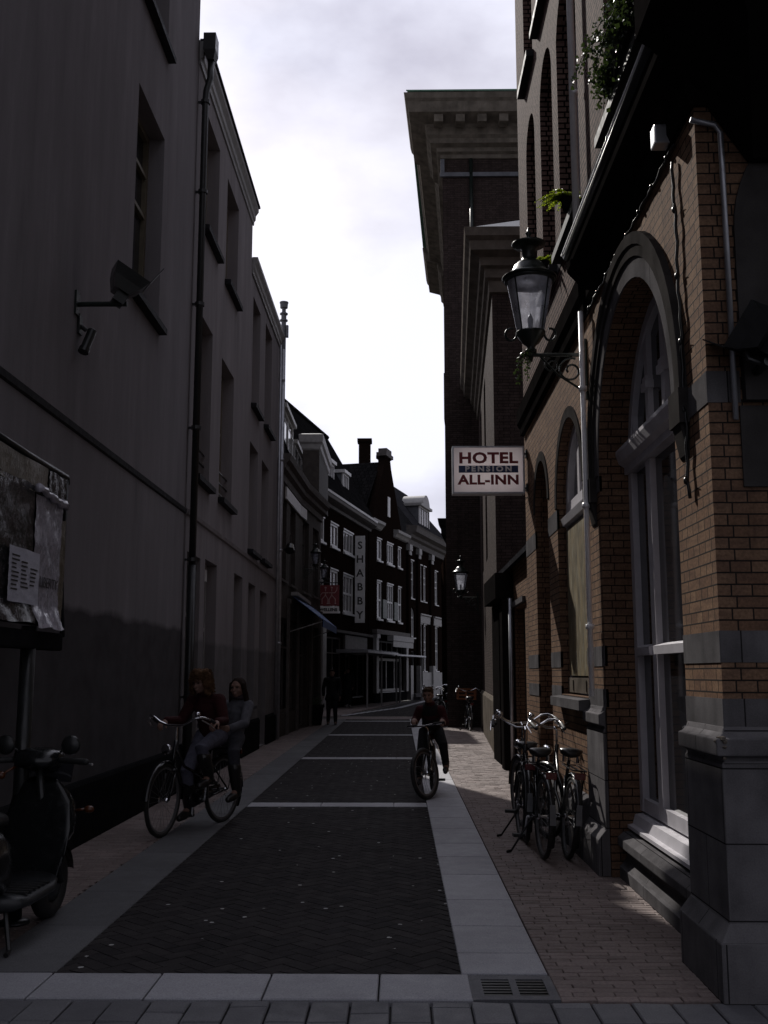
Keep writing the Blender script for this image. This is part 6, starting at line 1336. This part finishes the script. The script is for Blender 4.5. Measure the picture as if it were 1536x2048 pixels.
# ================================================================== PEOPLE
def cloth(name, c, rough=0.85): return plain(name, c, rough, var=0.3, scale=22, bmp=0.35, spec=0.2)
M['skin'] = plain('skin', (0.22, 0.13, 0.10), 0.6, var=0.12, bmp=0.05, spec=0.35)
M['eye'] = plain('eye_dark', (0.02, 0.016, 0.013), 0.15, bmp=0)
M['hair_blond'] = plain('curly_ginger_hair', (0.10, 0.055, 0.03), 0.85, scale=40, spec=0.1); M['hair_dark'] = plain('dark_hair', (0.022, 0.014, 0.011), 0.8, scale=40, spec=0.12); M['hair_brown'] = plain('brown_hair', (0.06, 0.038, 0.025), 0.85, scale=40, spec=0.1)
def frame_of(face):
    f = Vector(face).normalized(); r = f.cross(Vector((0, 0, 1))).normalized(); return f, r, r.cross(f).normalized()
def head_mesh(b, c, face, s=1.0):
    """skull, jaw, nose, lips, brow, ears round centre c (mid skull)"""
    f, r, u = frame_of(face); c = Vector(c); B = Matrix((r, f, u)).transposed()
    at = lambda x, y, z: c + r * x * s + f * y * s + u * z * s
    b.ball(at(0, -0.008, 0.022), (0.074 * s, 0.092 * s, 0.088 * s), 20, 14, B); b.ball(at(0, 0.020, -0.035), (0.062 * s, 0.068 * s, 0.075 * s), 18, 12, B); b.ball(at(0, 0.052, -0.082), (0.030 * s, 0.026 * s, 0.022 * s), 12, 8, B)
    b.limb([at(0, 0.083, 0.012), at(0, 0.096, -0.018), at(0, 0.104, -0.030)], [0.008 * s, 0.011 * s, 0.012 * s], 10)
    b.limb([at(-0.02, 0.083, -0.058), at(0, 0.091, -0.056), at(0.02, 0.083, -0.058)], [0.005 * s, 0.008 * s, 0.005 * s], 8); b.limb([at(-0.016, 0.083, -0.066), at(0, 0.09, -0.067), at(0.016, 0.083, -0.066)], [0.005 * s, 0.008 * s, 0.005 * s], 8)
    for q in (-1, 1):
        b.limb([at(q * 0.014, 0.084, 0.026), at(q * 0.034, 0.080, 0.030), at(q * 0.052, 0.066, 0.022)], [0.007 * s, 0.008 * s, 0.006 * s], 8); b.ball(at(q * 0.04, 0.062, -0.03), (0.022 * s, 0.02 * s, 0.02 * s), 10, 8, B)
        b.ball(at(q * 0.076, -0.008, -0.008), (0.010 * s, 0.022 * s, 0.033 * s), 10, 8, B)
    return at
def hand(b, w, d, g, s=1.0, curl=1.0, thumb=1):
    """wrist w, pointing d, knuckle line g; fingers curl towards d x g"""
    d = Vector(d).normalized(); g = Vector(g); g = (g - d * g.dot(d)).normalized(); n = d.cross(g) ; w = Vector(w)
    b.limb([w, w + d * 0.03 * s], [0.022 * s, 0.024 * s], 10)
    for k in range(4): o = g * (k - 1.5) * 0.0175 * s; b.limb([w + d * 0.015 * s + o * 0.7, w + d * 0.072 * s + o], [0.015 * s, 0.0125 * s], 8)
    for k, L in enumerate((0.040, 0.046, 0.043, 0.034)):
        p = w + d * 0.075 * s + g * (k - 1.5) * 0.0195 * s; a = 0.5 * curl; pts = [p]
        for j, seg in enumerate((1.0, 0.7, 0.55)):
            a2 = a + j * 0.75 * curl; p = p + (d * math.cos(a2) + n * math.sin(a2)) * L * seg * s; pts.append(p)
        b.limb(pts, [0.0098 * s, 0.0092 * s, 0.0085 * s, 0.0075 * s], 8)
    p = w + d * 0.03 * s - g * 0.026 * s * thumb; b.limb([p, p + (d * 0.6 - g * 0.55 * thumb + n * 0.35) * 0.035 * s, p + (d * 1.0 - g * 0.5 * thumb + n * 0.9) * 0.058 * s], [0.014 * s, 0.012 * s, 0.009 * s], 8)
def person(label, J, face, loc, rz, mats, s=1.0, voxel=0.007, sleeves=1.0, hair='short', shoe_dirs=None, hands=None, coat=None, group=None, scarf=None):
    """J: joint positions in the figure's own space (+y forwards)"""
    t = thing('person', label, 'person', loc, rz=rz, group=group); P = lambda n, mb, m, **k: local_part(n, mb, m, t, **k); V = lambda k: Vector(J[k])
    b = MB(); at = head_mesh(b, V('head'), face, s)
    b.limb([V('head') + Vector((0, -0.015, -0.05)) * s, V('neck')], [0.047 * s, 0.05 * s], 14)
    b.limb([V('neck'), V('chest'), V('waist'), V('pelvis')], [0.055 * s, 0.105 * s, 0.095 * s, 0.11 * s], 16)
    for q in 'lr':
        b.limb([V('chest') + (V('sh' + q) - V('chest')) * 0.4, V('sh' + q)], [0.07 * s, 0.055 * s], 12); b.limb([V('sh' + q), V('el' + q), V('wr' + q)], [0.048 * s, 0.038 * s, 0.025 * s], 12)
        b.limb([V('pelvis') + (V('hip' + q) - V('pelvis')) * 0.5, V('hip' + q), V('kn' + q), V('an' + q)], [0.09 * s, 0.078 * s, 0.05 * s, 0.034 * s], 14)
        d = Vector((shoe_dirs or {}).get(q, (0, 1, -0.15))).normalized(); b.limb([V('an' + q), V('an' + q) + d * 0.06 * s + Vector((0, 0, -0.04)) * s, V('an' + q) + d * 0.15 * s + Vector((0, 0, -0.055)) * s], [0.034 * s, 0.036 * s, 0.028 * s], 10)
        hd = (hands or {}).get(q, ((0, 0.1, -1), (0, 1, 0), 0.5)); hand(b, V('wr' + q), hd[0], hd[1], s * 0.95, hd[2], 1)
    P('body', b, M['skin'], remesh=voxel)
    e = MB()
    for q in (-1, 1): e.ball(at(q * 0.031, 0.080, 0.008), (0.013 * s, 0.009 * s, 0.008 * s), 10, 8)
    P('eyes', e, M['eye'], smooth=True)
    j = MB(); lw = 0.5 if coat is None else coat
    j.limb([V('neck') + Vector((0, -0.01, -0.01)) * s, V('chest'), V('waist'), V('pelvis') + Vector((0, 0, 0.0))], [0.075 * s, 0.138 * s, 0.132 * s, 0.145 * s], 18)
    j.limb([V('shl') * 0.9 + V('chest') * 0.1, V('chest') + Vector((0, 0, 0.03)) * s, V('shr') * 0.9 + V('chest') * 0.1], [0.07 * s, 0.10 * s, 0.07 * s], 14)
    j.tube([V('neck') + Vector((0, 0.0, 0.0)), V('neck') + Vector((0, 0.012, 0.035)) * s], [0.078 * s, 0.068 * s], 16)
    for q in 'lr': j.limb([V('sh' + q), V('el' + q), V('el' + q).lerp(V('wr' + q), 0.92 * sleeves)], [0.070 * s, 0.058 * s, 0.044 * s], 14)
    if coat:
        for q in 'lr': j.limb([V('pelvis') + (V('hip' + q) - V('pelvis')) * 0.4, V('hip' + q) + (V('kn' + q) - V('hip' + q)) * coat], [0.14 * s, 0.125 * s], 14)
    P('jacket', j, mats['jacket'], remesh=voxel)
    tr_ = MB()
    for q in 'lr': tr_.limb([V('pelvis') + (V('hip' + q) - V('pelvis')) * 0.5, V('hip' + q), V('kn' + q), V('an' + q) + (V('kn' + q) - V('an' + q)) * 0.08], [0.115 * s, 0.098 * s, 0.070 * s, 0.056 * s], 14)
    P('trousers', tr_, mats['trousers'], remesh=voxel)
    if 'vest' in mats: vb = MB(); vb.limb([V('chest') + Vector((0, 0.012, 0.03)) * s, V('waist') + Vector((0, 0.012, 0)) * s, V('pelvis') + Vector((0, 0.0, 0.03)) * s], [0.138 * s, 0.135 * s, 0.147 * s], 18); P('jacket_front', vb, mats['vest'], remesh=voxel)
    for q in 'lr':
        sh = MB(); d = Vector((shoe_dirs or {}).get(q, (0, 1, -0.15))).normalized(); a = V('an' + q)
        hgt = mats.get('boot', 0.03)
        sh.limb([a + (V('kn' + q) - a).normalized() * hgt, a + (V('kn' + q) - a).normalized() * 0.04, a + Vector((0, 0, -0.03)) * s], [(0.076 if hgt > 0.1 else 0.056) * s, 0.060 * s, 0.048 * s], 12); sh.limb([a - d * 0.04 * s + Vector((0, 0, -0.052)) * s, a + d * 0.09 * s + Vector((0, 0, -0.058)) * s, a + d * 0.17 * s + Vector((0, 0, -0.066)) * s], [0.038 * s, 0.046 * s, 0.034 * s], 12); P('shoe', sh, mats['shoe'], remesh=voxel)
    f, r, u = frame_of(face); hm = MB(); rd = random.Random(len(label)); B = Matrix((r, f, u)).transposed()
    if hair == 'short':
        hm.ball(at(0, -0.020, 0.036), (0.080 * s, 0.094 * s, 0.086 * s), 18, 12, B); hm.limb([at(-0.05, 0.062, 0.082), at(0, 0.074, 0.088), at(0.05, 0.062, 0.082)], [0.02 * s, 0.024 * s, 0.02 * s], 10)
        for _ in range(14): a = rd.uniform(0, 6.28); hm.ball(at(0.055 * math.cos(a), 0.05 * math.sin(a) - 0.02, 0.10 + rd.uniform(-0.02, 0.012)), 0.022 * s, 8, 6)
        P('hair', hm, mats['hair'], remesh=0.008)
    elif hair == 'curly':
        for _ in range(170):
            zz = rd.uniform(-0.13, 0.115); sp_a = 0.62 if zz < 0.06 else 1.57; a = rd.uniform(-sp_a, math.pi + sp_a) + math.pi; rr = 0.088 - max(0, zz - 0.02) * 0.45 + rd.uniform(0, 0.03)
            hm.ball(at(rr * math.cos(a), rr * 1.0 * math.sin(a) - 0.008, zz + 0.01), rd.uniform(0.016, 0.027) * s, 8, 6)
        hm.ball(at(0, -0.018, 0.045), (0.092 * s, 0.098 * s, 0.092 * s), 16, 12, B)
        P('hair', hm, mats['hair'], remesh=0.008)
        cl = MB()
        for _ in range(260):
            z0 = rd.uniform(-0.05, 0.125); sp_a = 0.7 if z0 < 0.06 else 1.57; a = rd.uniform(-sp_a, math.pi + sp_a) + math.pi; c0 = at(0.10 * math.cos(a), 0.10 * math.sin(a) - 0.01, z0); ph = rd.uniform(0, 6.28); ln = rd.uniform(0.04, 0.10); od = (c0 - V('head')).normalized()
            cl.tube([c0 + od * 0.028 * i / 12 + u * -ln * (i / 12) + r * 0.010 * math.cos(ph + i * 1.2) + f * 0.010 * math.sin(ph + i * 1.2) for i in range(13)], 0.0026, 4)
        P('curls', cl, mats['hair'])
    else:
        hm.ball(at(0, -0.020, 0.034), (0.083 * s, 0.096 * s, 0.088 * s), 18, 12, B)
        for q in (-1, 1): hm.limb([at(q * 0.072, 0.02, 0.04), at(q * 0.088, -0.01, -0.06), at(q * 0.098, -0.03, -0.17), at(q * 0.10, -0.04, -0.26)], [0.026 * s, 0.032 * s, 0.032 * s, 0.016 * s], 10)
        hm.limb([at(0, -0.085, 0.0), at(0, -0.10, -0.12), at(0, -0.10, -0.26)], [0.06 * s, 0.06 * s, 0.03 * s], 12); P('hair', hm, mats['hair'], remesh=0.008)
    if scarf: q = MB(); q.tube([V('neck') + Vector((0.075 * math.cos(a), 0.01 + 0.075 * math.sin(a), 0.02 + 0.01 * math.sin(2 * a))) * s for a in [k * 0.35 for k in range(18)]], 0.030 * s, 9, closed=True); P('scarf', q, scarf, smooth=True)
    return t
# two girls on one bicycle
BL, BR = (-1.87, 11.12, 0.0), math.pi - 0.38
bicycle('moving_bicycle', 'black upright bicycle ridden by two girls along the left gutter strip', BL, BR, 0.0, steer=0.12, stand=False, crank=-90)
grip = ((0, 1, -0.25), (1, 0, 0), 0.9)
person('girl with curly ginger hair in a dark red jacket riding the bicycle in front', dict(head=(0, 0.47, 1.45), neck=(0, 0.40, 1.34), chest=(0, 0.34, 1.22), waist=(0, 0.27, 1.06), pelvis=(0, 0.20, 0.93),
    shl=(-0.155, 0.36, 1.27), ell=(-0.25, 0.42, 1.06), wrl=(-0.30, 0.62, 1.065), shr=(0.155, 0.36, 1.27), elr=(0.25, 0.43, 1.06), wrr=(0.31, 0.62, 1.065),
    hipl=(-0.09, 0.24, 0.90), knl=(-0.12, 0.62, 0.80), anl=(-0.13, 0.48, 0.53), hipr=(0.09, 0.24, 0.90), knr=(0.11, 0.52, 0.56), anr=(0.13, 0.43, 0.20)),
    (0.12, 1, -0.18), BL, BR, dict(jacket=cloth('dark_red_jacket', (0.038, 0.009, 0.010)), trousers=cloth('pale_jeans', (0.105, 0.105, 0.14)), shoe=M['leather'], hair=M['hair_blond'], boot=0.20), 1.0, hair='curly', hands={'l': grip, 'r': ((0, 1, -0.25), (1, 0, 0), 0.9)})
person('dark haired girl in a pale jacket sitting behind on the bicycle carrier', dict(head=(-0.13, -0.05, 1.39), neck=(-0.11, -0.10, 1.28), chest=(-0.08, -0.13, 1.16), waist=(-0.04, -0.14, 1.01), pelvis=(0, -0.13, 0.87),
    shl=(-0.23, -0.10, 1.20), ell=(-0.28, 0.06, 1.02), wrl=(-0.20, 0.20, 0.98), shr=(0.07, -0.11, 1.20), elr=(0.20, 0.04, 1.02), wrr=(0.18, 0.18, 1.0),
    hipl=(-0.10, -0.10, 0.86), knl=(-0.24, 0.20, 0.74), anl=(-0.25, 0.14, 0.36), hipr=(0.10, -0.10, 0.86), knr=(0.24, 0.20, 0.72), anr=(0.25, 0.12, 0.36)),
    (-0.05, 1, -0.05), BL, BR, dict(jacket=cloth('pale_grey_jacket', (0.10, 0.10, 0.115)), trousers=cloth('grey_leggings', (0.045, 0.045, 0.055)), shoe=M['leather'], hair=M['hair_dark'], boot=0.22), 0.94, hair='long', scarf=cloth('dark_scarf', (0.04, 0.03, 0.035)), hands={'l': ((0.6, 1, 0), (0, 0, 1), 0.6), 'r': ((-0.6, 1, 0), (0, 0, -1), 0.6)})
# boy on a small mountain bike
YL, YR = (0.43, 14.07, 0.0), math.pi - 0.10
bicycle('moving_bicycle', 'small dark mountain bike ridden by a boy at the edge of the sunlit pavement', YL, YR, 0.0, R=0.315, steer=-0.48, style='mtb', stand=False, crank=35)
person('boy in a dark red and black jacket cycling towards the camera', dict(head=(0.02, 0.50, 1.26), neck=(0.0, 0.43, 1.15), chest=(0, 0.36, 1.04), waist=(0, 0.27, 0.90), pelvis=(0, 0.17, 0.80),
    shl=(-0.135, 0.38, 1.07), ell=(-0.20, 0.44, 0.90), wrl=(-0.17, 0.63, 0.955), shr=(0.135, 0.38, 1.07), elr=(0.215, 0.38, 0.89), wrr=(0.20, 0.50, 0.955),
    hipl=(-0.085, 0.21, 0.78), knl=(-0.17, 0.50, 0.63), anl=(-0.20, 0.42, 0.38), hipr=(0.085, 0.21, 0.78), knr=(0.12, 0.45, 0.48), anr=(0.15, 0.30, 0.22)),
    (0.15, 1, -0.1), YL, YR, dict(jacket=cloth('red_black_jacket', (0.042, 0.008, 0.010)), vest=cloth('black_jacket_front', (0.012, 0.012, 0.014)), trousers=cloth('black_trousers', (0.012, 0.012, 0.014)), shoe=M['leather'], hair=M['hair_brown'], boot=0.02), 0.88, hair='short', hands={'l': grip, 'r': grip})
# two walkers in the distance
walk = lambda s: dict(head=(0, 0.03, 1.60 * s), neck=(0, 0.0, 1.47 * s), chest=(0, 0, 1.33 * s), waist=(0, 0, 1.12 * s), pelvis=(0, 0, 0.95 * s), shl=(-0.19, 0, 1.40 * s), ell=(-0.25, -0.03, 1.12 * s), wrl=(-0.25, 0.08, 0.88 * s), shr=(0.19, 0, 1.40 * s), elr=(0.26, -0.02, 1.12 * s), wrr=(0.25, 0.12, 0.90 * s),
    hipl=(-0.09, 0, 0.92 * s), knl=(-0.10, 0.08, 0.50 * s), anl=(-0.11, 0.05, 0.09), hipr=(0.09, 0, 0.92 * s), knr=(0.10, 0.0, 0.50 * s), anr=(0.11, -0.08, 0.09))
dk = dict(jacket=cloth('black_coat', (0.012, 0.012, 0.013)), trousers=cloth('black_jeans', (0.012, 0.012, 0.014)), shoe=M['leather'], hair=M['hair_dark'])
person('walker in black coat and trousers coming down the left pavement beside the planter', walk(0.96), (0, 1, -0.1), (-2.05, 31.4, 0), math.pi + 0.05, dk, 1.0, 0.012, coat=0.25)
w2 = walk(1.02); w2.update(elr=(0.28, 0.10, 1.22), wrr=(0.12, 0.2, 1.48))
person('farther walker with a hand raised to the face near the brick house shopfront', w2, (0, 1, -0.1), (-2.38, 47.5, 0), math.pi - 0.1, dk, 1.0, 0.014, coat=0.3, hands={'r': ((-0.3, 0.2, 1), (1, 0, 0), 0.6)})
